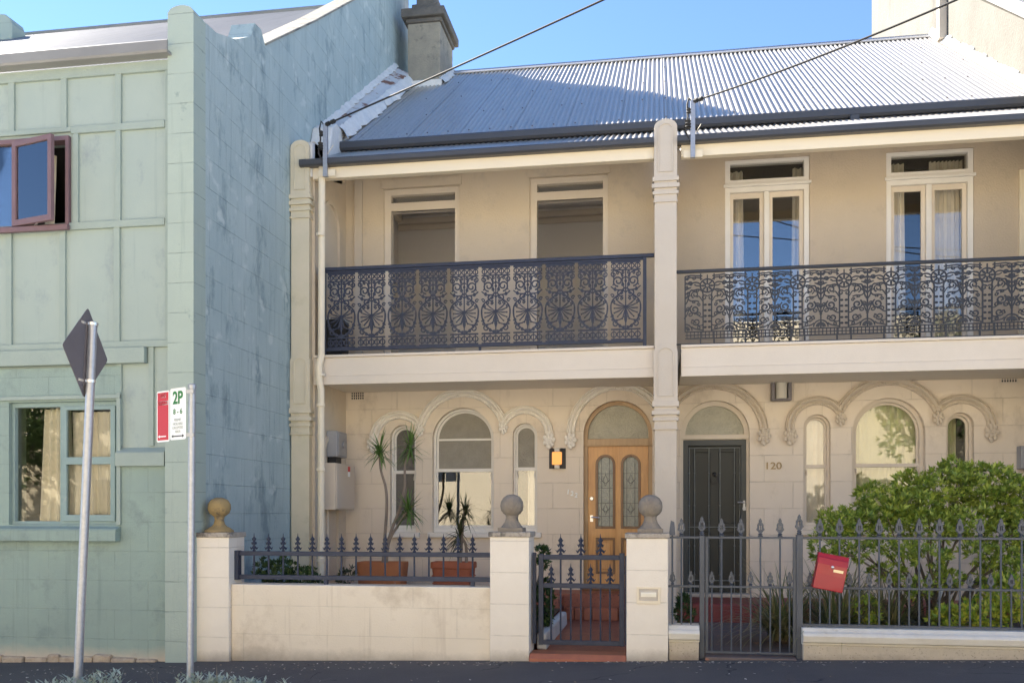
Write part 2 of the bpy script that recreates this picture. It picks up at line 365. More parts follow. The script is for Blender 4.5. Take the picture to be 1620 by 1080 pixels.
M['door_grey'] = mat('door_grey', (.03,.034,.032), .45, var=(.024,.027,.026), vs=4)
M['door_grey_frame'] = mat('door_grey_frame', (.085,.092,.09), .5, var=(.065,.072,.07), vs=4)
M['mesh_iron'] = mat('mesh_iron', (.20,.215,.21), .45, spec=.5)
M['stone_sill'] = mat('stone_sill', (.60,.54,.46), .8, var=(.48,.42,.36), vs=8, bump=.4, bs=60)
M['terracotta'] = mat('terracotta', (.47,.175,.07), .75, var=(.36,.13,.06), vs=5, va=.8, bump=.4, bs=40, stain=(.52,.33,.24), ss=4, st=(.6,.75))
M['terracotta_red'] = mat('terracotta_red', (.40,.12,.055), .75, var=(.29,.085,.045), vs=6, va=.8, bump=.4, bs=40)
M['box_grey'] = mat('box_grey', (.36,.36,.37), .5, var=(.30,.30,.31), vs=3)
M['box_cream'] = mat('box_cream', (.63,.54,.44), .55, var=(.57,.49,.40), vs=2)
M['curb_white'] = mat('curb_white', (.66,.66,.64), .7, var=(.50,.50,.48), vs=6, bump=.4, bs=60)
def glassmat(name, refl=.25, tint=(1,1,1), rough=0.0, bump=0.0, bs=60):
    m = bpy.data.materials.new(name); m.use_nodes = True; nt = m.node_tree; L = nt.links; nt.nodes.remove(nt.nodes['Principled BSDF'])
    out = nt.nodes['Material Output']
    tr = nd(nt, 'ShaderNodeBsdfTransparent', Color=c4(tint)); gl = nd(nt, 'ShaderNodeBsdfGlossy', Roughness=rough)
    fr = nd(nt, 'ShaderNodeFresnel', IOR=1.5); ad = nd(nt, 'ShaderNodeMath', operation='ADD'); ad.use_clamp = True
    L.new(fr.outputs[0], ad.inputs[0]); ad.inputs[1].default_value = refl
    mx = nd(nt, 'ShaderNodeMixShader'); L.new(ad.outputs[0], mx.inputs[0]); L.new(tr.outputs[0], mx.inputs[1]); L.new(gl.outputs[0], mx.inputs[2])
    tc = nd(nt, 'ShaderNodeTexCoord'); n = nd(nt, 'ShaderNodeTexNoise', Scale=bs if bump else 1.3, Detail=1.0); L.new(tc.outputs['Object'], n.inputs['Vector'])
    bn = nd(nt, 'ShaderNodeBump', Distance=.01 if bump else .02); bn.inputs['Strength'].default_value = bump if bump else .06
    L.new(n.outputs['Fac'], bn.inputs['Height']); L.new(bn.outputs['Normal'], gl.inputs['Normal'])
    L.new(mx.outputs[0], out.inputs['Surface']); return m
M['glass'] = glassmat('glass', .055)
M['glass_strong'] = glassmat('glass_strong', .14)
M['glass_mid'] = glassmat('glass_mid', .085)
M['glass_soft'] = glassmat('glass_soft', .02, (.9,.9,.88))
def frosted(name, col, rough=.35):
    m = mat(name, col, rough, var=tuple(x*.72 for x in col), vs=7, va=.8, bump=1.6, bs=55, spec=.9)
    return m
M['frosted'] = frosted('frosted', (.30,.275,.22), .28)
M['frosted_dark'] = frosted('frosted_dark', (.125,.115,.10), .25)
M['fanlight'] = frosted('fanlight', (.52,.50,.40), .4)
M['leadlight'] = mat('leadlight', (.30,.31,.26), .25, var=(.22,.24,.20), vs=20, va=.8, bump=.8, bs=45, spec=.9)
M['lead'] = mat('lead', (.09,.09,.09), .5)
def emit(name, col, s):
    m = bpy.data.materials.new(name); m.use_nodes = True; p = m.node_tree.nodes['Principled BSDF']
    p.inputs['Base Color'].default_value = c4(col); p.inputs['Emission Color'].default_value = c4(col); p.inputs['Emission Strength'].default_value = s
    return m
M['lamp_glow'] = emit('lamp_glow', (1.0,.40,.10), .10)
M['lamp_glass'] = mat('lamp_glass', (.60,.57,.50), .3)
def leafmat(name, a, b, rough=.45, trans=.25):
    m = bpy.data.materials.new(name); m.use_nodes = True; nt = m.node_tree; L = nt.links; p = nt.nodes['Principled BSDF']
    g = nd(nt, 'ShaderNodeNewGeometry'); mx = nd(nt, 'ShaderNodeMix', data_type='RGBA'); L.new(g.outputs['Random Per Island'], mx.inputs[0])
    mx.inputs[6].default_value = c4(a); mx.inputs[7].default_value = c4(b); L.new(mx.outputs[2], p.inputs['Base Color'])
    p.inputs['Roughness'].default_value = rough; p.inputs['Specular IOR Level'].default_value = .4
    t = nd(nt, 'ShaderNodeBsdfTranslucent'); L.new(mx.outputs[2], t.inputs['Color'])
    ms = nd(nt, 'ShaderNodeMixShader'); ms.inputs[0].default_value = trans; L.new(p.outputs[0], ms.inputs[1]); L.new(t.outputs[0], ms.inputs[2])
    L.new(ms.outputs[0], nt.nodes['Material Output'].inputs['Surface']); return m
M['leaf_shrub'] = leafmat('leaf_shrub', (.11,.195,.022), (.40,.46,.08), .4, .3)
M['leaf_varieg'] = leafmat('leaf_varieg', (.16,.30,.04), (.52,.52,.08))
M['leaf_strap'] = leafmat('leaf_strap', (.11,.15,.06), (.33,.29,.16))
M['leaf_drac'] = leafmat('leaf_drac', (.07,.15,.03), (.17,.28,.08))
M['leaf_bronze'] = leafmat('leaf_bronze', (.035,.05,.02), (.075,.08,.035))
M['leaf_dark'] = leafmat('leaf_dark', (.03,.065,.018), (.085,.14,.04))
M['leaf_silver'] = leafmat('leaf_silver', (.33,.40,.33), (.52,.57,.48), .7)
M['leaf_dry'] = leafmat('leaf_dry', (.35,.28,.14), (.50,.42,.24), .8)
M['leaf_tree'] = leafmat('leaf_tree', (.05,.095,.025), (.12,.17,.05))
M['bark'] = mat('bark', (.16,.13,.10), .9, var=(.10,.08,.06), vs=9, bump=1.2, bs=40, stretch=(1,1,.3))
M['bark_pale'] = mat('bark_pale', (.26,.21,.17), .9, var=(.18,.145,.12), vs=14, bump=.8, bs=60)
M['brick_cream'] = mat('brick_cream', (.78,.68,.49), .85, var=(.72,.62,.44), vs=2, ash=(.23,.086,0,0), ashdark=.8)
M['litter'] = mat('litter', (.62,.58,.50), .9, island=(.28,.2,.12))

# ================================================================== THE SETTING
def sheet(name, x0, x1, y0, y1, dz, m, nx=24, label=None):
    b = MB(); vs = []; fs = []
    for i in range(nx+1):
        x = x0 + (x1-x0)*i/nx
        vs += [(x, y0, ground(x)+dz), (x, y1, ground(x)+dz)]
    for i in range(nx): fs.append((2*i, 2*i+2, 2*i+3, 2*i+1))
    b.add(vs, fs); o = b.build(name, m, recalc=False); return tag(o, kind='structure')
sheet('ground', -150, 150, -150, 150, -.30, M['earth'], 2)
sheet('road', -120, 120, -3.2, 6.75, -.135, M['road'], 2)
sheet('footpath', -60, 60, 7.30, 9.42, 0.0, M['asphalt'], 60)
kb = MB()
kb.hexa([(-60,6.75,ground(-60)-.3),(60,6.75,ground(60)-.3),(60,6.92,ground(60)-.3),(-60,6.92,ground(-60)-.3),
         (-60,6.78,ground(-60)-.008),(60,6.78,ground(60)-.008),(60,6.92,ground(60)-.008),(-60,6.92,ground(-60)-.008)])
tag(kb.build('kerb', M['concrete'], bev=.02), kind='structure')
sheet('verge', -60, 60, 6.92, 7.30, -.012, M['soil'], 60)
sheet('opposite_footpath', -60, 60, -6.6, -3.2, -.01, M['concrete'], 8)
# garden ground behind the fences
g = MB().add([(-4.82,9.3,.30),(-1.22,9.3,.32),(-1.22,12.0,.34),(-4.82,12.0,.34)], [(0,1,2,3)]); tag(g.build('garden_soil', M['soil'], recalc=False), kind='structure')
g = MB().add([(1.85,9.25,.22),(4.9,9.25,.26),(4.9,12.0,.30),(1.85,12.0,.30)], [(0,1,2,3)]); tag(g.build('garden_soil', M['soil'], recalc=False), kind='structure')
g = MB().box(-1.22, -.01, 9.28, 12.12, -.2, .135); tag(g.build('tiled_path', M['tiles']), kind='structure')
g = MB().box(.26, 1.85, 9.30, 12.2, -.2, .165); tag(g.build('entry_path', M['oldpath']), kind='structure')

# ================================================================== shared shapes
def arch_pts(xc, r, zs, z0, n=20):
    p = [(xc-r, z0), (xc+r, z0)]
    for i in range(n+1):
        a = PI*i/n; p.append((xc+r*math.cos(a), zs+r*math.sin(a)))
    return p
def circ3(p, q, s):
    ax, ay = p; bx, by = q; cx, cy = s
    d = 2*(ax*(by-cy)+bx*(cy-ay)+cx*(ay-by))
    ux = ((ax*ax+ay*ay)*(by-cy)+(bx*bx+by*by)*(cy-ay)+(cx*cx+cy*cy)*(ay-by))/d
    uy = ((ax*ax+ay*ay)*(cx-bx)+(bx*bx+by*by)*(ax-cx)+(cx*cx+cy*cy)*(bx-ax))/d
    return ux, uy, math.hypot(ax-ux, ay-uy)
def corrugated(mb, x0, x1, A, B, pitch=.076, amp=.009, per=6, thick=0):
    """sheet from edge A=(y,z) (low) to B=(y,z) (high) with ribs running up the slope"""
    n = int((x1-x0)/pitch*per); vs = []; fs = []
    dy, dz = B[0]-A[0], B[1]-A[1]; L = math.hypot(dy, dz); ny, nz = -dz/L, dy/L
    for i in range(n+1):
        x = x0+(x1-x0)*i/n; a = amp*math.sin(2*PI*(x-x0)/pitch)
        vs += [(x, A[0]+ny*a, A[1]+nz*a), (x, B[0]+ny*a, B[1]+nz*a)]
    for i in range(n): fs.append((2*i, 2*i+2, 2*i+3, 2*i+1))
    mb.add(vs, fs, True); return mb
def curtain(mb, x0, x1, z0, z1, y, folds=8, amp=.03, seed=0, flare=0.0, n=60):
    r = random.Random(seed); vs = []; fs = []; ph = r.random()*6
    for i in range(n+1):
        t = i/n; x = x0+(x1-x0)*t
        a = amp*math.sin(2*PI*folds*t+ph+1.2*math.sin(5*t+ph)); b = amp*1.4*math.sin(2*PI*folds*.8*t+ph*2)
        vs += [(x, y+a, z1), (x+flare*(t-.5), y+b, z0)]
    for i in range(n): fs.append((2*i, 2*i+1, 2*i+3, 2*i+2))
    return mb.add(vs, fs, True)

# ================================================================== GREEN BUILDING (left)
gb = thing('green_building', (-8.0, YG, 0), 'pale green rendered building with battened panels and an open mauve window', 'building')
GX = -4.82                                  # its side wall
LX = -16.0
def gx(u): return px(u, YG)
def gz(v, u=140): return pz(v, u, YG)
# window openings in the front
lw = (gx(14), gx(186), gz(830), gz(634))           # lower window
uw = (gx(-120), gx(110), gz(361), gz(213))         # upper window
m_ = MB()
split = gz(735)
outer = [(LX, -.6), (gx(268), -.6), (gx(268), split), (gx(190), split), (gx(190), gz(580)), (LX, gz(580))]
m_.plate(outer, [[(lw[0],lw[2]),(lw[1],lw[2]),(lw[1],lw[3]),(lw[0],lw[3])]], YG, YG+.28)
m_.build('front_wall', M['green_wall'], gb)
m_ = MB()
outer = [(gx(190), split), (gx(268), split), (gx(268), 6.36), (LX, 6.36), (LX, gz(580)), (gx(190), gz(580))]
m_.plate(outer, [[(uw[0],uw[2]),(uw[1],uw[2]),(uw[1],uw[3]),(uw[0],uw[3])]], YG+.03, YG+.28)
m_.build('panel_cladding', M['green_panel'], gb)
# battens
def vbat(mb, u, v0, v1, w=.065, d=.028):
    x = gx(u); mb.box(x-w/2, x+w/2, YG+.03-d, YG+.04, gz(v1, u), gz(v0, u))
def hbat(mb, u0, u1, v, h=.07, d=.032):
    z = gz(v, (u0+u1)/2); mb.box(gx(u0), gx(u1), YG+.03-d, YG+.04, z-h/2, z+h/2)
bt = MB()
z_r1, z_r2, z_r3, z_r4 = 5.70, 4.66, 3.36, 2.9
for u in (17, 100, 186):
    x = gx(u); bt.box(x-.035, x+.035, YG+.002, YG+.04, z_r1, 6.30)
for u in (119, 186):
    x = gx(u); bt.box(x-.03, x+.03, YG+.002, YG+.04, z_r2+.03, z_r1-.04)
for u in (13, 98, 184):
    x = gx(u); bt.box(x-.035, x+.035, YG+.002, YG+.04, z_r3+.03, z_r2-.04)
for i in range(1, 9):
    x = gx(17)-i*.59
    bt.box(x-.035, x+.035, YG+.002, YG+.04, z_r1, 6.30); bt.box(x-.035, x+.035, YG+.002, YG+.04, z_r3+.03, z_r2-.04)
xr = gx(270)
bt.box(xr-.07, xr-.005, YG+.004, YG+.04, z_r3, 6.26)
bt.box(LX, xr, YG-.004, YG+.04, 6.26, 6.37)                     # top board
bt.box(gx(112), xr-.07, YG-.004, YG+.038, z_r1-.045, z_r1+.03)
bt.box(LX, gx(112), YG-.004, YG+.038, z_r1-.02, z_r1+.03)
bt.box(LX, xr-.07, YG-.006, YG+.038, z_r2-.045, z_r2+.03)
bt.box(LX, xr, YG-.008, YG+.042, z_r3-.04, z_r3+.03)
xb = gx(189); bt.box(xb-.035, xb+.02, YG+.002, YG+.04, gz(705), z_r3-.18)
xb = gx(238); bt.box(xb-.03, xb+.03, YG+.006, YG+.04, gz(706), z_r3-.04)
bt.build('battens', M['green_batten'], gb, bev=.004)
bd = MB(); bd.box(LX, gx(232), YG-.05, YG+.036, gz(577, 130), z_r3-.045); bd.build('band_board', M['green_batten'], gb, bev=.006)
ld = MB(); ld.box(gx(187), gx(264), YG-.06, YG+.04, gz(737, 225), gz(716, 225)); ld.hexa([(gx(187),YG-.06,gz(716,225)),(gx(264),YG-.06,gz(716,225)),(gx(264),YG+.028,gz(716,225)),(gx(187),YG+.028,gz(716,225)),
     (gx(187),YG-.045,gz(714,225)),(gx(264),YG-.045,gz(714,225)),(gx(264),YG+.028,gz(707,225)),(gx(187),YG+.028,gz(707,225))])
ld.build('ledge', M['green_batten'], gb, bev=.004)
# corner pilaster and side wall (profile in the YZ plane)
cp = MB(); xa, xb_ = gx(267), GX+.002
top = [(xb_-.0 - (xb_-xa-.02)*i/10, 6.83 + .07*math.sin(PI*i/10)**.5) for i in range(11)]
cp.plate([(xa+.02, 2.6)] + [(xb_, 2.6)] + top, [], YG-.06, YG+.2)
cp.box(xa, xb_+.004, YG-.075, YG+.2, -.6, 2.6)
cp.build('corner_pilaster', M['green_corner'], gb, bev=.012)
sw = MB()
prof = [(YG+.201, -.6), (25, -.6), (25, 6.4), (17.45, 9.6), (17.3, 12.5), (16.3, 12.5), (15.2, 10.75), (14.1, 9.80), (12.4, 8.55), (11.0, 7.56), (10.72, 7.36), (10.6, 7.50), (10.42, 7.48), (10.32, 7.27), (9.9, 7.02), (9.45, 6.86), (YG+.201, 6.84)]
sw.plate(prof, [], GX-.30, GX, axis='X'); sw.build('side_wall', M['green_side'], gb)
cpg = MB(); pts_c = [(10.72,7.36),(11.0,7.56),(12.4,8.55),(14.1,9.80),(15.2,10.75),(16.3,12.5)]
for (p_, q_) in zip(pts_c[:-1], pts_c[1:]):
    cpg.hexa([(GX-.31,p_[0],p_[1]+.002),(GX+.02,p_[0],p_[1]+.002),(GX+.02,q_[0],q_[1]+.002),(GX-.31,q_[0],q_[1]+.002),(GX-.30,p_[0],p_[1]+.05),(GX+.005,p_[0],p_[1]+.03),(GX+.005,q_[0],q_[1]+.03),(GX-.30,q_[0],q_[1]+.05)])
cpg.build('coping', M['chimney_stone'], gb, bev=.008)
# back, far side
fw = MB(); fw.box(LX, LX+.3, YG+.29, 25, -.6, 6.1); fw.box(LX+.3, GX-.3, 24.7, 25, -.6, 6.1); fw.build('rear_wall', M['green_side'], gb)
RA, RB = (YG+.05, 6.296), (17.0, 11.40)
rf = MB(); corrugated(rf, LX, GX-.30, RA, RB, amp=.006); corrugated(rf, LX, GX-.30, (25.2, 6.20), RB); rf.build('roof', M['zinc_old'], gb)
rc = MB(); rc.tube([(LX, RB[0], RB[1]+.01), (GX-.3, RB[0], RB[1]+.01)], .05, 8); rc.build('ridge_cap', M['gutter_grey'], gb)
pp = MB()
xx, zt_p = px(30, 16.4), pz(30, 12, 16.4)
pp.plate([(xx-1.6, zt_p-1.4), (xx, zt_p-1.4), (xx, zt_p-.22), (xx-.05, zt_p-.10), (xx-.16, zt_p-.02), (xx-.30, zt_p), (xx-1.6, zt_p+.02)], [], 16.2, 16.6)
pp.build('parapet', M['green_corner'], gb, bev=.02)
gt = MB(); gprof = [(0,0),(-.13,.0),(-.145,.02),(-.145,.12),(-.13,.135),(-.12,.12),(-.12,.03),(0,.03)]
def gutter(mb, x0, x1, y, z, prof=gprof, dzdx=0.0):
    n = len(prof)
    vs = [(x0, y+a, z+b) for a, b in prof] + [(x1, y+a, z+b+dzdx*(x1-x0)) for a, b in prof]
    fs = [(i, (i+1) % n, (i+1) % n + n, i+n) for i in range(n)] + [tuple(range(n)), tuple(reversed(range(n, 2*n)))]
    return mb.add(vs, fs)
gutter(gt, LX, gx(276), YG-.01, 6.375); gt.build('gutter', M['gutter_grey'], gb)
# room behind the windows
ir = MB()
def room(mb, x0, x1, y0, y1, z0, z1):
    return mb.add([(x0,y0,z0),(x1,y0,z0),(x1,y1,z0),(x0,y1,z0),(x0,y0,z1),(x1,y0,z1),(x1,y1,z1),(x0,y1,z1)],
                  [(0,1,2,3),(4,7,6,5),(1,5,6,2),(2,6,7,3),(3,7,4,0)])
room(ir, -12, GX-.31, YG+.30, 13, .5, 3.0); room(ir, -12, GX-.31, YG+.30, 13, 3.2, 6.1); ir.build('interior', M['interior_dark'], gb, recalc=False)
# lower window
w = MB(); x0, x1, z0, z1 = lw; t = .055; xm = gx(93)
yw = YG+.05
w.plate([(x0,z0),(x1,z0),(x1,z1),(x0,z1)], [[(x0+.035,z0+.04),(xm-.02,z0+.04),(xm-.02,z1-.05),(x0+.035,z1-.05)], [(xm+.02,z0+.04),(x1-.05,z0+.04),(x1-.05,z1-.05),(xm+.02,z1-.05)]], yw, yw+.10)
win = w.build('window', M['green_frame'], gb, bev=.004)
s_ = MB(); a0, a1 = xm+.02, x1-.05; zm = gz(728)
s_.plate([(a0,z0+.04),(a1,z0+.04),(a1,z1-.05),(a0,z1-.05)], [[(a0+.05,z0+.11),(a1-.055,z0+.11),(a1-.055,zm-.04),(a0+.05,zm-.04)], [(a0+.05,zm+.04),(a1-.055,zm+.04),(a1-.055,z1-.09),(a0+.05,z1-.09)]], yw-.02, yw+.03)
s_.build('sash', M['green_frame'], win, bev=.004)
gl = MB(); gl.box(x0+.03, xm-.02, yw+.05, yw+.056, z0+.04, z1-.05); gl.box(a0+.04, a1-.04, yw+.005, yw+.011, z0+.1, z1-.08); gl.build('pane', M['glass_soft'], win)
cu = MB(); curtain(cu, gx(53), gx(94), z0+.02, z1-.06, yw+.13, 5, .02, 3, .12); curtain(cu, gx(100), gx(182), z0+.02, z1-.10, yw+.11, 8, .022, 5); cu.build('curtain', M['curtain_cream'], win)
si = MB(); si.box(gx(-60), gx(191), YG-.10, YG-.001, gz(855, 100), gz(838, 100)); si.hexa([(gx(-60),YG-.10,gz(838,100)),(gx(191),YG-.10,gz(838,100)),(gx(191),YG+.05,gz(838,100)),(gx(-60),YG+.05,gz(838,100)),
   (gx(-60),YG-.09,gz(836,100)),(gx(191),YG-.09,gz(836,100)),(gx(191),YG+.05,gz(829,100)),(gx(-60),YG+.05,gz(829,100))])
si.build('sill', M['green_wall'], win, bev=.006)
ar = MB(); ar.box(x1, x1+.045, YG-.025, YG-.001, gz(830), gz(622)); ar.box(LX+6, x1+.045, YG-.03, YG-.001, gz(632, 100), gz(626, 100)); ar.build('architrave', M['green_batten'], win, bev=.004)
# upper window with an open casement
w = MB(); x0, x1, z0, z1 = uw; xm = gx(24); yw = YG-.02
w.plate([(x0,z0),(x1,z0),(x1,z1),(x0,z1)], [[(x0+.05,z0+.06),(xm-.03,z0+.06),(xm-.03,z1-.05),(x0+.05,z1-.05)], [(xm+.02,z0+.06),(x1-.04,z0+.06),(x1-.04,z1-.05),(xm+.02,z1-.05)]], yw, yw+.13)
w.box(x0-.05, x1+.02, yw-.05, yw-.001, z0-.02, z0+.035)
win = w.build('window', M['mauve'], gb, bev=.004)
pn = MB(); pn.box(x0+.05, xm-.03, yw+.04, yw+.046, z0+.06, z1-.05); pn.build('pane', M['glass_strong'], win)
# casement hinged on its left stile, swung out a little
hx, hy = xm-.005, yw-.004; W_ = gx(99)-hx; ang = R(-14)
def swing(mb):
    mb.v = [(hx+(x*math.cos(ang)-y*math.sin(ang)), hy+(x*math.sin(ang)+y*math.cos(ang)), z) for x, y, z in mb.v]; return mb
cs = MB(); W_ /= math.cos(ang)
cs.plate([(0,z0+.05),(W_,z0+.05),(W_,z1-.04),(0,z1-.04)], [[(.055,z0+.115),(W_-.055,z0+.115),(W_-.055,z1-.095),(.055,z1-.095)]], -.02, .025)
cas = swing(cs).build('casement', M['mauve'], win, bev=.004)
pn = MB(); pn.box(.05, W_-.05, 0, .005, z0+.11, z1-.09); swing(pn).build('pane', M['glass_strong'], cas)
st = MB(); st.bar((xm+.25, yw, z0+.04), (xm+.36, yw-.1, z0+.06), .02, .015); st.build('stay', M['steel_bright'], win)
cu = MB(); curtain(cu, gx(38), gx(55), z0+.05, z1-.05, YG+.35, 3, .02, 8); cu.build('curtain', M['curtain_cream'], win)
# rubble footing showing above the pavement
rb = MB(); r2 = random.Random(3); x = -9.0
while x < GX-.5:
    wd = r2.uniform(.1, .3); h = r2.uniform(.05, .085)*(1 if x < -5.9 else .6); y = YG-.03-r2.uniform(0, .03)
    rb.box(x, x+wd*.97, y, YG+.05, ground(x)-.1, ground(x)+h); x += wd
rb.build('footing', M['rubble'], gb, bev=.02)

# ================================================================== TERRACE HOUSES
XL, XP0, XP1, XR = -4.515, -.04, .243, 4.87         # party wall faces
h1 = thing('terrace_house', (-2.3, YF, .45), 'cream terrace house with arched windows and a golden timber front door', 'house')
h2 = thing('terrace_house', (2.5, YF, .45), 'cream terrace house with a dark grey front door behind a shrub', 'house')
FLOOR2, SLABZ = 3.63, 3.25
WT = 6.95
def fx(u): return px(u, YF)
def fz(v, u): return pz(v, u, YF)

def arched(u0, u1, va, vb):
    x0, x1 = fx(u0), fx(u1); r = (x1-x0)/2; um = (u0+u1)/2; za = fz(va, um)
    return dict(xc=(x0+x1)/2, r=r, zs=za-r, z0=fz(vb, um))
W1 = {'a': arched(617, 658, 672, 842), 'b': arched(684, 781, 645, 842), 'c': arched(811, 850, 669, 842)}
D1 = arched(923, 1032, 633, 932)
W2 = {'a': arched(1271, 1314, 655, 838), 'b': arched(1348, 1464, 629, 838), 'c': arched(1497, 1541, 652, 838)}
D2 = arched(1077, 1186, 633, 946)
def upper(u0, u1, vt): return (fx(u0), fx(u1), FLOOR2+.02, fz(vt, (u0+u1)/2))
U1 = [upper(607, 727, 296), upper(838, 962, 278)]
U2 = [upper(1147, 1281, 250), upper(1402, 1541, 237)]
def rect(x0, x1, z0, z1): return [(x0,z0),(x1,z0),(x1,z1),(x0,z1)]
def house_walls(root, xa, xb, wins, door, ups):
    m1 = MB(); holes = [arch_pts(w['xc'], w['r'], w['zs'], w['z0']) for w in wins.values()] + [arch_pts(door['xc'], door['r'], door['zs'], door['z0'])]
    m1.plate(rect(xa, xb, -.3, SLABZ+.2), holes, YF, YF+.26); m1.build('front_wall', M['facade_wall'], root)
    m2 = MB(); m2.plate(rect(xa, xb, SLABZ+.2, WT), [rect(*u) for u in ups], YF, YF+.26); m2.build('upper_wall', M['facade_upper' if root is h1 else 'facade_tan'], root)
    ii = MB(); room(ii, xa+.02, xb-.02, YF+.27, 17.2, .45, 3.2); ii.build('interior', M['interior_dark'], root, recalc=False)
house_walls(h1, XL, XP0, W1, D1, U1)
house_walls(h2, XP1, XR, W2, D2, U2)
# rooms upstairs (lighter in the left house: its doors stand open)
ii = MB(); room(ii, XL+.02, XP0-.02, YF+.27, 15.5, FLOOR2, 6.75)
ii.build('upper_room', M['interior'], h1, recalc=False)
cn = MB()
for (y0, z0, d) in ((15.38, 6.58, .12), (15.43, 6.48, .07)): cn.box(XL+.03, XP0-.03, y0, 15.49, z0, z0+.10)
cn.box(XL+.03, XL+.14, YF+.3, 15.35, 6.6, 6.72); cn.build('cornice', M['cream_trim'], h1, bev=.02)
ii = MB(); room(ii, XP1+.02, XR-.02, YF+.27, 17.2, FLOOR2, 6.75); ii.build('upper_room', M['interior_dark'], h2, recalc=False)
# shell: party walls, rear
pw = MB(); pw.box(GX+.002, XL, YV+.02, YF+.27, -.3, 6.5); pw.box(GX+.002, XL, YF+.27, 21.5, -.3, 6.9)
# arched niche on the left return, ground and upper floors: shallow recess ring
def niche(mb, yc, r, zs, z0, x):
    o = arch_pts(yc, r, zs, z0, 14); i_ = arch_pts(yc, r-.05, zs, z0+.05, 14)
    mb.plate(o, [i_], x+.0, x+.035, axis='X')
niche(pw, 12.18, .34, 5.55, 3.65, XL); niche(pw, 12.18, .30, 2.35, .5, XL)
pw.build('party_wall', M['facade_upper'], h1)
pw = MB(); pw.box(XP0, XP1, YV+.02, 21.5, -.3, 6.2); pw.build('party_wall', M['facade_upper'], h1)
bw = MB(); bw.box(XL, XP0, 21.3, 21.5, -.3, 6.9); bw.build('rear_wall', M['facade_upper'], h1)
bw = MB(); bw.box(XP1, XR, 21.3, 21.5, -.3, 6.9); bw.build('rear_wall', M['facade_upper'], h2)
pl = MB(); pl.box(fx(562), fx(574), YF-.05, YF-.001, FLOOR2, 6.4); pl.build('pilaster', M['pier_cream'], h1, bev=.005)
pl = MB(); pl.box(fx(1611), fx(1640), YF-.05, YF-.001, FLOOR2, fz(270, 1615)); pl.build('pilaster', M['beam_cream'], h2, bev=.005)

# main roof: one sheet per house, ridge, gutters
EA, EB = (12.62, 6.90), (17.30, 10.08)
for root, xa, xb in ((h1, -4.50, .10), (h2, .10, 4.86)):
    r_ = MB(); corrugated(r_, xa, xb, EA, EB, amp=.014); corrugated(r_, xa, xb, (21.8, 6.9), EB, amp=.014); r_.build('roof', M['zinc'], root)
    sc_w = MB(); rs_ = random.Random(17)
    for t_ in (.03, .27, .52, .77, .97):
        y_ = EA[0]+(EB[0]-EA[0])*t_; z_ = EA[1]+(EB[1]-EA[1])*t_; x_ = xa+.019
        while x_ < xb-.03:
            if rs_.random() < .8: sc_w.ball((x_, y_-.009, z_+.016), .0125, 5, (1,1,.8))
            x_ += .076*4
    sc_w.build('roof_screws', M['sign_back'], root)
    rc = MB(); rc.tube([(xa, EB[0], EB[1]+.0), (xb, EB[0], EB[1]+.0)], .045, 8)
    rc.hexa([(xa,17.14,9.985),(xb,17.14,9.985),(xb,17.3,10.09),(xa,17.3,10.09),(xa,17.13,10.0),(xb,17.13,10.0),(xb,17.29,10.105),(xa,17.29,10.105)])
    rc.build('ridge_cap', M['galv'], root)
    # fascia + soffit
    fa = MB(); fa.box(xa+.02, xb-(.0 if root is h2 else .001), 12.70, YF+.001, 6.62, 6.83); fa.build('fascia', M['gutter_dark'], root)
    gt = MB(); gutter(gt, xa-.02, xb, 12.695, 6.765, [(0,0),(-.11,0),(-.14,.03),(-.14,.105),(-.125,.125),(-.115,.11),(-.115,.035),(0,.03)]); gt.build('gutter', M['gutter_dark'], root)
# verandah roofs, beams, gutters
VA, VB = (YV-.10, 6.205), (12.72, 6.80)
for root, xa, xb in ((h1, XL-.05, XP0-.0), (h2, XP1, XR)):
    r_ = MB(); corrugated(r_, xa, xb, VA, VB, amp=.010); r_.build('verandah_roof', M['zinc'], root)
    gt = MB(); gutter(gt, xa-(.10 if root is h1 else 0), xb, YV-.055, 6.115, [(0,0),(-.085,0),(-.11,.02),(-.11,.075),(-.10,.09),(-.09,.075),(-.09,.03),(0,.025)]); gt.build('verandah_gutter', M['gutter_dark'], root)
    b_ = MB(); b_.box(xa+.05, xb, YV-.05, YV+.06, 5.975, 6.16); b_.build('verandah_beam', M['beam_cream'], root, bev=.006)
    c_ = MB(); c_.hexa([(xa+.05,YV+.06,6.10),(xb,YV+.06,6.10),(xb,YF,6.55),(xa+.05,YF,6.55),(xa+.05,YV+.06,6.13),(xb,YV+.06,6.13),(xb,YF,6.58),(xa+.05,YF,6.58)]); c_.build('verandah_ceiling', M['ceiling'], root)
    # balcony slab + fascias
    s_ = MB(); s_.box(xa+.05, xb, YV+.05, YF-.001, SLABZ+.06, FLOOR2-.02); s_.build('balcony_floor', M['ceiling'], root)
    s_ = MB(); s_.box(xa+.05, xb, YV-.005, YV+.048, SLABZ+.115, FLOOR2-.02); s_.box(xa+.05, xb, YV-.03, YV+.06, FLOOR2-.019, FLOOR2+.015); s_.box(xa+.05, xb, YV-.025, YV+.04, SLABZ, SLABZ+.113); s_.build('balcony_fascia', M['cream_trim'], root, bev=.006)
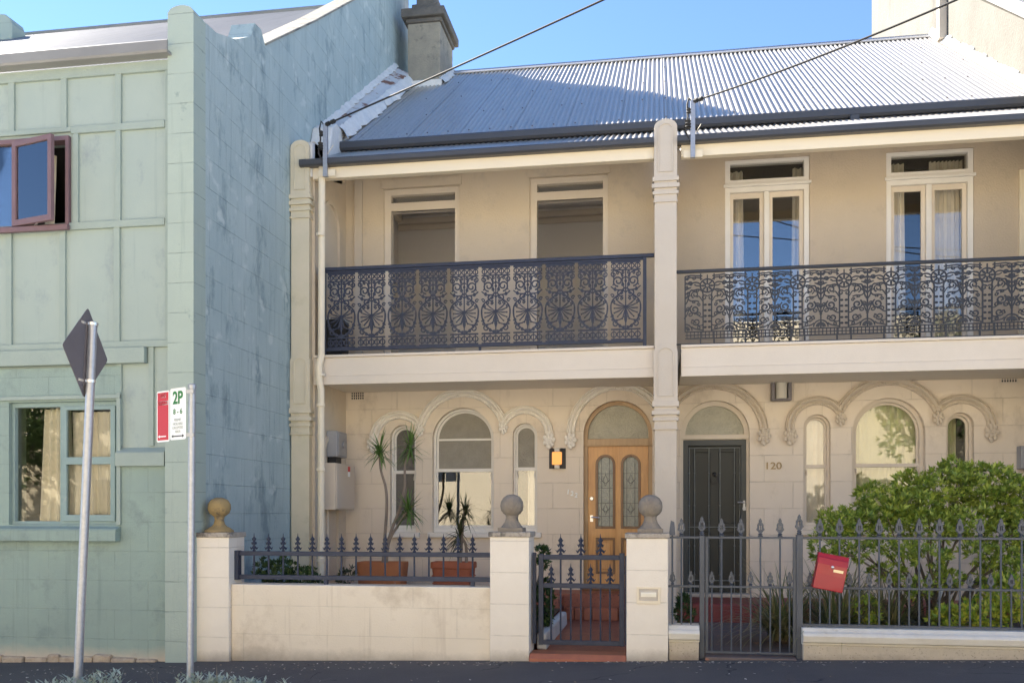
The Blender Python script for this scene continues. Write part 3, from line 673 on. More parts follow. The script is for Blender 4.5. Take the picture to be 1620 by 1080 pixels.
# verandah floors and steps
vf = MB(); vf.box(XL, XP0, 12.16, YF-.002, -.2, .47); vf.box(XL, XP0-1.2, YV, 12.158, -.2, .45); vf.build('verandah_floor', M['tiles'], h1)
bk = MB(); x = -1.2
while x < XP0-.02:
    bk.box(x+.004, min(x+.112, XP0-.004), 12.02, 12.158, .136, .30); x += .116
bk.build('step', M['terracotta_step'], h1, bev=.012)
vf = MB(); vf.box(XP1, XR, YV+.25, YF-.002, -.2, .40); vf.build('verandah_floor', M['redstep'], h2, bev=.02)
vf = MB(); vf.box(fx(1078), fx(1186), YF-.12, YF+.1, .401, .45); vf.build('door_sill', M['stone_sill'], h2, bev=.008)

# ---- verandah piers (stacked shafts with arched blocks and mouldings)
def pier(root, xa, xb, ztop, m):
    y0, y1 = YV-.10, YV+.02
    w = xb-xa; p = MB()
    def block(z0, z1, ex=.0):
        r = w/2+ex; xc = (xa+xb)/2; pts = [(xc-r, z0), (xc+r, z0)]; k = 10
        for i in range(k+1):
            a = PI*i/k; pts.append((xc+r*math.cos(a), z1-r*.75+r*.75*math.sin(a)))
        p.plate(pts, [], y0, y1)
        # raised bead round the panel
        q = []; rr = r-.055
        q = [(xc-rr, z0+.06), (xc+rr, z0+.06), (xc+rr, z1-rr*.8-.06)] + [(xc+rr*math.cos(PI*i/8), z1-rr*.8-.06+rr*.8*math.sin(PI*i/8)) for i in range(1, 8)] + [(xc-rr, z1-rr*.8-.06)]
        p.strip(q, .016, y0-.012, y0+.004, closed=True)
    def mould(z, h, ex): p.box(xa-ex, xb+ex, y0-ex, y1, z, z+h)
    block(ztop-.72, ztop)
    mould(ztop-.775, .054, .02); mould(ztop-.86, .05, .028); mould(ztop-.94, .04, .016); p.box(xa+.003, xb-.003, y0+.004, y1, ztop-1.02, ztop-.72)
    mould(ztop-1.035, .02, .008)
    zb = 3.66
    p.box(xa+.008, xb-.008, y0+.012, y1, zb-.3, ztop-1.034)
    block(zb-.72, zb, .006)
    mould(zb-.79, .068, .022); mould(zb-.89, .05, .03); mould(zb-.965, .04, .016); p.box(xa+.003, xb-.003, y0+.004, y1, zb-1.06, zb-.7); mould(zb-1.075, .02, .008)
    p.box(xa+.008, xb-.008, y0+.012, y1, -.3, zb-1.074)
    return p.build('verandah_pier', m, root, bev=.006)
pier(h1, GX+.01, XL-.03, pz(226, 480, YV), M['pier_aged'])
pier(h1, XP0, XP1, pz(193, 1053, YV), M['pier_cream'])
# downpipe on the left pier
dp = MB(); xd = px(503, YV-.15); yd = YV-.06
dp.tube([(xd+.02, yd, 6.12), (xd+.02, yd-.02, 3.62), (xd, yd-.05, 3.50), (xd, yd-.05, 3.30), (xd+.015, yd-.02, 3.18), (xd+.015, yd-.02, .3)], .045, 10)
for z in (5.2, 3.35, 2.95, 2.1, .9): dp.lathe((xd+.015, yd-.03, z), [(.045,0),(.058,.004),(.058,.04),(.045,.044)], 10)
dp.build('downpipe', M['beam_cream'], h1)

# ---- parapet on the left party wall with metal flashing, chimney
pr = MB(); pr.plate([(YV-.06,6.0),(YV-.06,6.46),(12.15,6.62),(12.28,6.98),(12.45,7.10),(12.70,7.08),(12.70,6.3)], [], GX+.004, XL+.0, axis='X'); 
pr.build('parapet', M['mortar_white'], h1, bev=.02)
fl = MB()
a, b = (12.70, 7.0), (16.35, 9.66)
fl.hexa([(GX+.004,a[0],6.5),(XL+.03,a[0],6.5),(XL+.03,b[0],9.2),(GX+.004,b[0],9.2),(GX+.004,a[0]-.05,a[1]+.14),(XL-.02,a[0]-.05,a[1]+.02),(XL-.02,b[0],b[1]+.02),(GX+.004,b[0],b[1]+.16)])
fl.build('flashing', M['flashing'], h1, bev=.01)
r2 = random.Random(11)
def smear(mb, P0, P1, w, h, n, jit):
    vs = []; fs = []; P0 = Vector(P0); P1 = Vector(P1)
    for i in range(n+1):
        p = P0.lerp(P1, i/n); j = lambda: r2.uniform(-jit, jit)
        ww = w*(1 if r2.random() < .6 else r2.uniform(.5, 1.5))
        vs += [(p.x-.01, p.y, p.z+h+j()), (p.x+ww*.4+j()*.3, p.y+j(), p.z+h*.75+j()*.5), (p.x+ww+j(), p.y+j(), p.z+.012), (p.x-.01, p.y, p.z-.03)]
    for i in range(n):
        for k in range(4): fs.append((i*4+k, i*4+(k+1) % 4, (i+1)*4+(k+1) % 4, (i+1)*4+k))
    return mb.add(vs, fs, True)
mo = MB(); smear(mo, (XL-.02, 12.62, 6.93), (XL-.02, 16.3, 9.42), .13, .20, 60, .02); mo.build('mortar_fillet', M['mortar_white'], h1, auto=60)
mo = MB(); smear(mo, (GX+.004, 12.64, 7.11), (GX+.004, 16.36, 9.80), .08, .10, 70, .022); mo.build('mortar_fillet', M['mortar_white'], h1, auto=60)
cy0, cy1 = 16.3, 17.35; cxa, cxb = -4.55, -3.935
ch = MB(); ch.box(cxa, cxb, cy0, cy1, 9.0, 10.56); chm = ch.build('chimney', M['chimney_stone'], h1, bev=.02)
cc = MB(); cc.box(cxa-.03, cxb+.035, cy0-.03, cy1+.03, 10.56, 10.64); cc.box(cxa-.10, cxb+.10, cy0-.10, cy1+.10, 10.64, 10.80); cc.box(cxa+.06, cxb-.06, cy0+.06, cy1-.06, 10.80, 10.95); cc.box(cxa+.13, cxb-.13, cy0+.13, cy1-.13, 10.95, 11.2); cc.build('chimney_cap', M['chimney_cap'], chm, bev=.02)
ct = MB(); ct.lathe((cxa+.31, cy0+.32, 11.2), [(.13,0),(.13,.1),(.10,.16),(.09,.5),(.11,.55),(.08,.56)], 14); ct.lathe((cxa+.31, cy0+.75, 11.2), [(.13,0),(.13,.1),(.10,.16),(.09,.5),(.11,.55),(.08,.56)], 14); ct.build('chimney_pot', M['terracotta_red'], chm)
mo = MB()
smear(mo, (cxb-.002, cy0-.03, 9.40), (cxb-.002, cy1, 10.08), .10, .12, 18, .02)
mo.box(cxa, cxb+.04, cy0-.07, cy0+.02, 9.30, 9.47)
mo.build('mortar_fillet', M['mortar_white'], chm)

# ---- sash windows
def ring(mb, w, t, y0, y1, tb=None):
    mb.plate(arch_pts(w['xc'], w['r'], w['zs'], w['z0'], 24), [arch_pts(w['xc'], w['r']-t, w['zs'], w['z0']+(tb or t), 24)], y0, y1)
def sash_window(root, w, m, up_mat, low_mat, vm, um, transom=None, cur=None, seed=0, t=.032):
    y = YF+.09; f = MB()
    w2 = dict(w); ring(f, w2, t, y, y+.12, .06)
    zm = fz(vm, um)
    f.box(w['xc']-w['r']+t, w['xc']+w['r']-t, y+.012, y+.07, zm-.022, zm+.022)
    fr = f.build('window', m, root, bev=.004)
    # sash stiles
    s_ = MB(); wi = dict(xc=w['xc'], r=w['r']-t-.001, zs=w['zs'], z0=zm+.022); ring(s_, wi, .028, y+.05, y+.09, .004)
    wi = rect(w['xc']-w['r']+t+.001, w['xc']+w['r']-t-.001, w['z0']+.061, zm-.022)
    s_.plate(wi, [rect(w['xc']-w['r']+t+.026, w['xc']+w['r']-t-.026, w['z0']+.105, zm-.024)], y+.02, y+.06)
    if transom: zt = fz(transom, um); s_.box(w['xc']-w['r']+t+.02, w['xc']+w['r']-t-.02, y+.045, y+.085, zt-.014, zt+.014)
    for sx in (-1, 1):
        xx = w['xc']+sx*(w['r']-t-.02); s_.tube([(xx, y+.03, zm-.03), (xx, y+.005, zm-.07), (xx-sx*.006, y+.012, zm-.12)], .010, 6)
    s_.build('sash', m, fr)
    g1 = MB(); g1.plate(arch_pts(w['xc'], w['r']-t-.02, w['zs'], zm+.02, 20), [], y+.068, y+.072)
    g1.build('pane', up_mat, fr)
    g2 = MB(); g2.box(w['xc']-w['r']+t+.02, w['xc']+w['r']-t-.02, y+.038, y+.043, w['z0']+.1, zm-.02); g2.build('pane', low_mat, fr)
    if cur:
        c_ = MB(); curtain(c_, w['xc']-w['r']*cur[2], w['xc']+w['r']*cur[3], w['z0']+.02, w['zs']+w['r']*.98, y+.22, cur[1], .018, seed); c_.build('curtain', cur[0], fr)
    sl = MB(); sl.box(w['xc']-w['r']-.06, w['xc']+w['r']+.06, YF-.06, YF+.10, w['z0']-.07, w['z0']+.001); sl.build('sill', m, fr, bev=.008)
    return fr
WP = M['white_paint']
sash_window(h1, W1['a'], WP, M['frosted_dark'], M['frosted_dark'], 746, 638, t=.028)
sash_window(h1, W1['b'], WP, M['frosted'], M['glass_mid'], 743, 732, transom=694)
sash_window(h1, W1['c'], WP, M['frosted'], M['glass_mid'], 741, 830, cur=(M['curtain_cream'], 3, .0, .95), t=.028)
CT = M['cream_trim']
sash_window(h2, W2['a'], CT, M['glass'], M['glass'], 737, 1292, cur=(M['curtain_cream'], 4, .95, .95), seed=2)
sash_window(h2, W2['b'], CT, M['glass'], M['glass'], 735, 1406, cur=(M['curtain_green'], 10, .95, .95), seed=4, t=.05)
sash_window(h2, W2['c'], CT, M['glass_soft'], M['glass_soft'], 732, 1518, cur=(M['curtain_green'], 3, .95, .2), seed=6)

# ---- arched label mouldings
def archiv(root, p, q, s, m, ext=.08):
    P = [(fx(a), fz(b, a)) for a, b in (p, q, s)]
    cx, cz, r = circ3(*P)
    a0 = math.atan2(P[2][1]-cz, P[2][0]-cx); a1 = math.atan2(P[0][1]-cz, P[0][0]-cx)
    if a1 < a0: a1 += 2*PI
    mb = MB()
    prof = [(-.055,0),(-.055,.02),(-.045,.032),(-.03,.032),(-.02,.02),(-.012,.02),(0,.045),(.02,.058),(.035,.05),(.045,.03),(.05,.03),(.055,.055),(.062,.058),(.066,.03),(.066,0)]
    mb.sweep_arc(cx, cz, r, a0, a1, prof, YF-.0005, 48)
    # rope bead on the inner roll
    n = int(r*(a1-a0)/.034)
    for i in range(n):
        a = a0+(a1-a0)*(i+.5)/n; mb.ball((cx+(r-.036)*math.cos(a), YF-.032, cz+(r-.036)*math.sin(a)), .019, 6, (1,.9,1))
    return mb.build('label_moulding', m, root)
def boss(root, u, v, m, big=True):
    x, z = fx(u), fz(v, u); mb = MB(); r = random.Random(int(u)); s = 1.0 if big else .78
    mb.ball((x, YF-.02, z), .075*s, 12, (.9,.7,1.25))
    k = 6
    for ring_, (rad, nn, sz) in enumerate(((.065, 7, .030), (.034, 5, .026))):
        for i in range(nn):
            a = 2*PI*i/nn+ring_*.5; mb.ball((x+rad*s*math.cos(a), YF-.055-.018*ring_, z+rad*s*1.3*math.sin(a)), sz*s, 7, (1,.8,1.2))
    mb.ball((x, YF-.085, z), .018*s, 7)
    mb.ball((x, YF-.05, z-.10*s), .028*s, 7, (1,.8,1.1))
    return mb.build('label_stop', m, root)
SW, SG = M['stone_white'], M['stone_grey']
archiv(h1, (592,697), (635,657), (664,674), SW); archiv(h1, (667,673), (731,622), (796,669), SW); archiv(h1, (797,669), (834,649), (868,686), SW)
archiv(h1, (904,684), (978,611), (1040,645), SW)
boss(h1, 591, 703, SW); boss(h1, 665, 680, SW, False); boss(h1, 797, 676, SW, False); boss(h1, 869, 696, SW); boss(h1, 903, 696, SW)
archiv(h2, (1070,636), (1137,610), (1208,680), SG)
archiv(h2, (1250,680), (1291,634), (1328,651), SG); archiv(h2, (1329,650), (1407,603), (1483,650), SG); archiv(h2, (1484,648), (1526,632), (1568,675), SG)
boss(h2, 1208, 690, SG); boss(h2, 1249, 690, SG); boss(h2, 1329, 663, SG, False); boss(h2, 1483, 661, SG, False); boss(h2, 1567, 684, SG)

# ---- timber front door (left house)
def frame_arch(mb, d, t, y0, y1):
    mb.plate(arch_pts(d['xc'], d['r'], d['zs'], d['z0'], 28), [arch_pts(d['xc'], d['r']-t, d['zs'], d['z0']+.005, 28)], y0, y1)
d = D1; yd = YF+.10
f = MB(); frame_arch(f, d, .055, yd, yd+.12); ztr = fz(698, 978)
f.box(d['xc']-d['r']+.05, d['xc']+d['r']-.05, yd-.02, yd+.10, ztr-.045, ztr+.045)
f.box(d['xc']-d['r']-.0, d['xc']+d['r']+.0, yd-.03, yd-.001, ztr-.06, ztr-.045)
dfr = f.build('door_frame', M['timber_frame'], h1, bev=.005)
fl_ = MB(); fl_.plate(arch_pts(d['xc'], d['r']-.05, d['zs'], ztr+.04, 24), [], yd+.05, yd+.056); fl_.build('fanlight', M['fanlight'], dfr)
dx0, dx1, dz0, dz1 = d['xc']-d['r']+.056, d['xc']+d['r']-.056, d['z0']+.02, ztr-.046
W_ = dx1-dx0
def dpt(a, b): return dx0+W_*a, dz0+(dz1-dz0)*b
pA = [dpt(.14,0)[0], dpt(.44,0)[0]]; pB = [dpt(.56,0)[0], dpt(.86,0)[0]]
zl0, zl1 = dz0+(dz1-dz0)*.42, dz0+(dz1-dz0)*.93
zp0, zp1 = dz0+(dz1-dz0)*.10, dz0+(dz1-dz0)*.345
dl = MB(); holes = []
for a, b in (pA, pB):
    r = (b-a)/2; holes.append(arch_pts((a+b)/2, r, zl1-r, zl0, 14)); holes.append(rect(a, b, zp0, zp1))
dl.plate(rect(dx0, dx1, dz0, dz1), holes, yd+.02, yd+.065)
door = dl.build('door', M['timber'], h1, bev=.004)
mo = MB(); pn = MB(); gl = MB(); ld_ = MB()
for a, b in (pA, pB):
    r = (b-a)/2; o = arch_pts((a+b)/2, r+.012, zl1-r, zl0-.012, 14); i_ = arch_pts((a+b)/2, r-.022, zl1-r, zl0+.022, 14)
    mo.plate(o, [i_], yd+.006, yd+.019); mo.plate(rect(a-.01, b+.01, zp0-.01, zp1+.01), [rect(a+.022, b-.022, zp0+.022, zp1-.022)], yd+.006, yd+.019)
    pn.box(a, b, yd+.045, yd+.06, zp0, zp1); pn.plate(rect(a+.055, b-.055, zp0+.055, zp1-.055), [], yd+.025, yd+.046)
    gl.plate(arch_pts((a+b)/2, r-.001, zl1-r, zl0+.001, 14), [], yd+.046, yd+.05)
    xc = (a+b)/2; H = zl1-zl0
    for k in (.16, .34, .55, .75): ld_.box(a+.02, b-.02, yd+.040, yd+.046, zl0+H*k-.003, zl0+H*k+.003)
    for k in (-.45, .45): ld_.box(xc+r*k-.003, xc+r*k+.003, yd+.039, yd+.046, zl0+.02, zl1-.03)
    for zc, s in ((zl0+H*.25, .055), (zl0+H*.65, .06)):
        ld_.strip([(xc, zc+s*1.5), (xc+s*.6, zc), (xc, zc-s*1.2), (xc-s*.6, zc)], .008, yd+.037, yd+.046, closed=True)
        for sx in (-1, 1): ld_.strip([(xc, zc-s*.6), (xc+sx*s*.7, zc-s*.1), (xc+sx*s*1.1, zc+s*.5)], .007, yd+.037, yd+.046)
mo.build('panel_moulding', M['timber_dark'], door, bev=.003); pn.build('panel', M['timber'], door, bev=.008); gl.build('leadlight', M['leadlight'], door); ld_.build('lead_cames', M['lead'], door)
hd = MB(); x, z = fx(935), fz(788, 935); hd.lathe((0,0,0), [(.030,0),(.032,.012),(.022,.02)], 14)
hd.v = [(x+a, yd+.02-c, z+b) for a, b, c in hd.v]; hd.build('lock', M['steel_bright'], door)
hd = MB(); z = fz(818, 937); hd.box(x-.02, x+.02, yd+.012, yd+.02, z-.06, z+.03); hd.tube([(x, yd+.018, z), (x, yd-.035, z), (x+.03, yd-.04, z+.004), (x+.11, yd-.035, z-.004)], .010, 8); hd.build('handle', M['steel_bright'], door)
ds = MB(); ds.box(d['xc']-d['r']-.03, d['xc']+d['r']+.03, YF-.10, YF+.3, .471, d['z0']+.015); ds.build('door_sill', M['timber_dark'], h1, bev=.006)

# ---- dark front door with security screen (right house)
d = D2; yd = YF+.10; ztr = fz(692, 1131)
f = MB(); f.plate(arch_pts(d['xc'], d['r'], d['zs'], d['z0'], 28), [arch_pts(d['xc'], d['r']-.065, d['zs'], ztr+.05, 28), rect(d['xc']-d['r']+.035, d['xc']+d['r']-.035, d['z0']+.004, ztr-.02)], yd, yd+.12)
f.box(d['xc']-d['r']-.02, d['xc']+d['r']+.0, yd-.03, yd-.001, ztr-.01, ztr+.03)
dfr = f.build('door_frame', M['cream_trim'], h2, bev=.006)
fl_ = MB(); fl_.plate(arch_pts(d['xc'], d['r']-.06, d['zs'], ztr+.045, 24), [], yd+.05, yd+.056); fl_.build('fanlight', M['fanlight'], dfr)
x0, x1, z0, z1 = d['xc']-d['r']+.036, d['xc']+d['r']-.036, d['z0']+.005, ztr-.021
f = MB(); f.plate(rect(x0, x1, z0, z1), [rect(x0+.07, x1-.07, z0+.01, z1-.08)], yd+.01, yd+.09); f.build('screen_frame', M['door_grey_frame'], dfr, bev=.005)
xa, xb, za, zb = x0+.071, x1-.071, z0+.012, z1-.081
dl = MB(); holes = []; cc_ = (xa+xb)/2
zq = za+(zb-za)*.46
for a, b in ((xa+.07, cc_-.06), (cc_+.06, xb-.07)):
    holes += [rect(a, b, zq+.06, zb-.09), rect(a, b, za+.12, zq-.08)]
dl.plate(rect(xa, xb, za, zb), holes, yd+.06, yd+.10); door = dl.build('door', M['door_grey'], h2, bev=.006)
pn = MB()
for h in holes: pn.box(h[0][0], h[1][0], yd+.085, yd+.098, h[0][1], h[2][1])
pn.build('panel', M['door_grey'], door)
sg = MB()
for x in (xa+.012, xa+.085, cc_-.075, cc_+.075, xb-.085, xb-.012): sg.tube([(x, yd+.03, za), (x, yd+.03, zb-.03)], .007, 6)
for z in (zb-.03, zq, za+.22): sg.tube([(xa, yd+.03, z), (xb, yd+.03, z)], .007, 6)
for x in (xa+.012, xa+.085, cc_-.075, cc_+.075, xb-.085, xb-.012):
    for z in (za+.3, za+.7, zq+.3, zq+.75): sg.ball((x, yd+.03, z), .013, 6)
sg.build('security_grille', M['mesh_iron'], door)
kn = MB(); z = fz(755, 1130); kn.ball((cc_, yd+.04, z+.05), .03, 10, (1,.7,1.1)); kn.strip([(cc_+.045*math.cos(2*PI*i/12), z-.02+.06*math.sin(2*PI*i/12)) for i in range(12)], .016, yd+.025, yd+.05, closed=True); kn.build('knocker', M['black_plastic'], door)
hd = MB(); x, z = x1-.03, fz(798, 1178); hd.box(x-.012, x+.016, yd-.004, yd+.009, z-.08, z+.06); hd.tube([(x, yd, z+.03), (x, yd-.05, z+.03), (x-.09, yd-.05, z+.035)], .011, 8); hd.strip([(x+.005+.022*math.cos(2*PI*i/10), z-.05+.022*math.sin(2*PI*i/10)) for i in range(10)], .012, yd-.02, yd-.004, closed=True); hd.build('handle', M['galv'], door)

# ---- upstairs door-windows
def upper_left(root, u, vt, vb_):
    x0, x1, z0, z1 = u; um = 780; f = MB(); y = YF+.03
    zt0 = z1-.30; zt1 = zt0+.13
    f.plate(rect(x0, x1, z0, z1), [rect(x0+.10, x1-.075, z0, zt0-.02), rect(x0+.10, x1-.075, zt0+.10, z1-.09)], y, y+.14)
    f.box(x0+.02, x1-.02, y-.012, y-.001, z1-.05, z1-.01)
    fr = f.build('window', M['cream_trim'], root, bev=.006)
    b_ = MB(); b_.box(x0+.10, x1-.075, y+.02, y+.06, zt0+.04, zt0+.10); b_.hexa([(x0+.10,y+.01,zt0-.02),(x1-.075,y+.01,zt0-.02),(x1-.075,y+.06,zt0-.02),(x0+.10,y+.06,zt0-.02),(x0+.10,y+.01,zt0+.04),(x1-.075,y+.01,zt0+.04),(x1-.075,y+.06,zt0+.04),(x0+.10,y+.06,zt0+.04)]); b_.build('transom', M['white_paint'], fr, bev=.006)
    p = MB(); p.box(x0+.09, x1-.07, y+.08, y+.085, zt0+.09, z1-.08); p.build('pane', M['glass_soft'], fr)
    a_ = MB(); a_.box(x0-.03, x1+.03, YF-.03, YF-.001, z1, z1+.13); a_.build('lintel', M['facade_upper'], fr, bev=.006)
for u in U1: upper_left(h1, u, 0, 0)
def french(root, u, seed, cur):
    x0, x1, z0, z1 = u; y = YF+.02; f = MB(); zt = z1-.40; xm = (x0+x1)/2; t = .07
    f.plate(rect(x0, x1, z0, z1), [rect(x0+t, x1-t, z0, zt-.04), rect(x0+t, x1-t, zt+.13, z1-.05)], y, y+.14)
    f.box(x0-.02, x1+.02, y-.05, y-.001, zt+.02, zt+.06)
    f.box(xm-.035, xm+.035, y+.012, y+.10, z0, zt-.041)
    fr = f.build('window', M['white_paint'], root, bev=.006)
    s_ = MB()
    for a, b in ((x0+t+.001, xm-.036), (xm+.036, x1-t-.001)):
        s_.plate(rect(a, b, z0+.01, zt-.042), [rect(a+.045, b-.055, z0+.25, zt-.115)], y+.05, y+.09)
    s_.build('sash', M['cream_trim'], fr, bev=.004)
    p = MB()
    for a, b in ((x0+t, xm-.03), (xm+.03, x1-t)): p.box(a+.03, b-.03, y+.068, y+.073, z0+.2, zt-.10)
    p.build('pane', M['glass_strong'] if seed == 1 else M['glass'], fr)
    p = MB(); p.box(x0+t, x1-t, y+.06, y+.065, zt+.12, z1-.04); p.build('pane', M['glass_soft'], fr)
    c_ = MB()
    for (a, b, nf) in cur: curtain(c_, x0+(x1-x0)*a, x0+(x1-x0)*b, z0+.03, z1-.05, y+.30, nf, .03, seed+nf, .05)
    c_.build('curtain', M['curtain_cream'], fr)
french(h2, U2[0], 1, [(.05,.24,3), (.84,.96,2)])
french(h2, U2[1], 2, [(.05,.27,4), (.57,.95,8)])

# ---- vents, house numbers
def vent(root, u, v, w=.22, h=.13):
    x, z = fx(u), fz(v, u); f = MB(); holes = []
    nx, nz = 6, 3
    for i in range(nx):
        for k in range(nz):
            a = x-w/2+.012+i*(w-.024)/nx; b = z-h/2+.01+k*(h-.02)/nz; holes.append(rect(a+.005, a+(w-.024)/nx-.005, b+.005, b+(h-.02)/nz-.005))
    f.plate(rect(x-w/2, x+w/2, z-h/2, z+h/2), holes, YF-.014, YF-.0005); o = f.build('air_vent', M['cream_trim'], root)
    k = MB(); k.box(x-w/2+.01, x+w/2-.01, YF-.004, YF-.001, z-h/2+.01, z+h/2-.01); k.build('backing', M['black_plastic'], o)
vent(h1, 566, 626); vent(h2, 1596, 598)
def text_mesh(name, s, size, m, parent, loc, rot, depth=.004, sx=1.0, align='CENTER', bold=0.0):
    cu_ = bpy.data.curves.new(name, 'FONT'); cu_.body = s; cu_.size = size; cu_.extrude = depth; cu_.align_x = align; cu_.align_y = 'CENTER'; cu_.offset = bold
    o = bpy.data.objects.new(name, cu_); COL.objects.link(o)
    dg = bpy.context.evaluated_depsgraph_get(); me = bpy.data.meshes.new_from_object(o.evaluated_get(dg))
    bpy.data.objects.remove(o); bpy.data.curves.remove(cu_)
    me.materials.clear(); me.materials.append(m)
    ob = bpy.data.objects.new(name, me); COL.objects.link(ob)
    ob.matrix_world = Matrix.Identity(4)
    if parent is not None: ob.parent = parent; ob.location = Vector(loc)-wloc(parent)
    else: ob.location = loc
    ob.rotation_euler = rot; ob.scale = (sx, 1, 1)
    return ob
for i, ch_ in enumerate('122'):
    u = 899+i*6.4; v = 778+i*2.6
    text_mesh('house_number', ch_, .09, M['sign_white'], h1, (fx(u), YF-.014, fz(v, u)), (R(90), R(6), 0), .012, bold=.003)
text_mesh('house_number', '120', .135, M['number_gold'], h2, (fx(1223), YF-.008, fz(737, 1223)), (R(90), 0, 0), .006, 1.15, bold=.001)

# ================================================================== BALCONY RAILINGS
def spiral(cx, cz, r, a0, turns, sgn=1, n=18, rin=.25):
    return [(cx+r*(1-(1-rin)*i/n)*math.cos(a0+sgn*2*PI*turns*i/n), cz+r*(1-(1-rin)*i/n)*math.sin(a0+sgn*2*PI*turns*i/n)) for i in range(n+1)]
def circ(cx, cz, r, n=12): return [(cx+r*math.cos(2*PI*i/n), cz+r*math.sin(2*PI*i/n)) for i in range(n)]
def bez(p0, p1, p2, p3, n=10):
    o = []
    for i in range(n+1):
        t = i/n; a = (1-t)**3; b = 3*t*(1-t)**2; c = 3*t*t*(1-t); d_ = t**3
        o.append((a*p0[0]+b*p1[0]+c*p2[0]+d_*p3[0], a*p0[1]+b*p1[1]+c*p2[1]+d_*p3[1]))
    return o
def lace_left(w, h):
    m_ = MB(); T = .011; y0, y1 = -.008, .008; H = h; B = 1.45
    S = lambda pts, wd=T, cl=False: m_.strip(pts, wd*B, y0, y1, cl)
    k = h/1.0; hw = w/2-.022
    S([(-hw,.01),(hw,.01)]); S([(-hw,.135*k),(hw,.135*k)], .013); S([(-hw,.985*k),(hw,.985*k)], .016); S([(-hw,.885*k),(hw,.885*k)], .010)
    for i in range(5):
        x = -hw+hw*2*(i+.5)/5
        S(circ(x, .07*k, hw/5*.92, 10), .009, True); S(circ(x, .935*k, hw/5*.85, 10), .009, True)
        S([(x, .01), (x, .135*k)], .007); S([(x, .885*k), (x, .985*k)], .007)
    S([(0,.135*k),(0,.885*k)], .010)
    for sx in (-1, 1):
        q = lambda pts: [(sx*a, b*k) for a, b in pts]
        S(q(bez((.01,.14),(.10,.20),(hw+.01,.26),(hw,.44))), .013); S(q(bez((hw,.44),(hw-.01,.56),(.05,.56),(.02,.66))), .011)
        S(q(bez((0,.60),(.05,.66),(.11,.60),(hw,.68))), .010)
        S(q(spiral(.095,.745,.068,-1.6,1.35,1)), .012); S(q(spiral(.062,.60,.05,-2.2,1.25,1)), .011)
        S(q(spiral(.125,.205,.042,2.2,1.2,-1)), .011); S(q(spiral(hw-.035,.83,.036,1.2,1.1,-1)), .010)
        S(q(bez((.03,.80),(.06,.87),(.10,.86),(.15,.885))), .010); S(q(bez((.163,.69),(.13,.74),(.165,.80),(.155,.885))), .009)
        S(q(spiral(hw-.02,.56,.026,.4,1.0,1)), .009); S(q(spiral(hw-.016,.31,.022,-.4,1.0,-1)), .009)
        for a in (-75, -52, -30, -9, 14, 36):
            an = R(a); L0 = .165 if a < -20 else .145
            pts = [(.012*math.cos(an), .42+.012*math.sin(an)), (L0*.6*math.cos(an), .42+L0*.6*math.sin(an)-.004), (L0*math.cos(an), .42+L0*math.sin(an)+.006)]
            m_.strip(q(pts), [.006, .015, .010], y0, y1); m_.ball((sx*pts[2][0], 0, pts[2][1]*k), .011, 6)
    for sx in (-1, 1):
        q = lambda pts: [(sx*a, b*k) for a, b in pts]
        for (cx, cz, rr_, a0, sg) in ((.04,.70,.022,1,1),(.13,.64,.022,2,-1),(.035,.85,.020,.5,1),(.10,.845,.020,2.5,-1),(.11,.53,.024,1.0,1),(.05,.52,.02,3,-1),(.075,.175,.022,.6,1),(.03,.165,.016,2,1),(.165,.26,.018,1.4,1),(.15,.49,.02,.2,-1)):
            S(q(spiral(cx, cz, rr_, a0, 1.15, sg, 12)), .009)
        S(q(bez((.02,.30),(.07,.24),(.10,.26),(.13,.25))), .009); S(q(bez((.02,.66),(.05,.72),(.03,.80),(.06,.83))), .009)
    m_.strip([(0,.20*k),(0,.26*k),(0,.33*k),(0,.42*k)], [.006,.040,.028,.012], y0-.004, y1+.004); m_.ball((0,0,.42*k), .024, 8, (1,.7,1)); m_.ball((0,0,.745*k), .018, 8)
    for v in (.66, .80): S([(-.05,v*k-.03),(0,v*k),(.05,v*k-.03)], .010)
    return m_
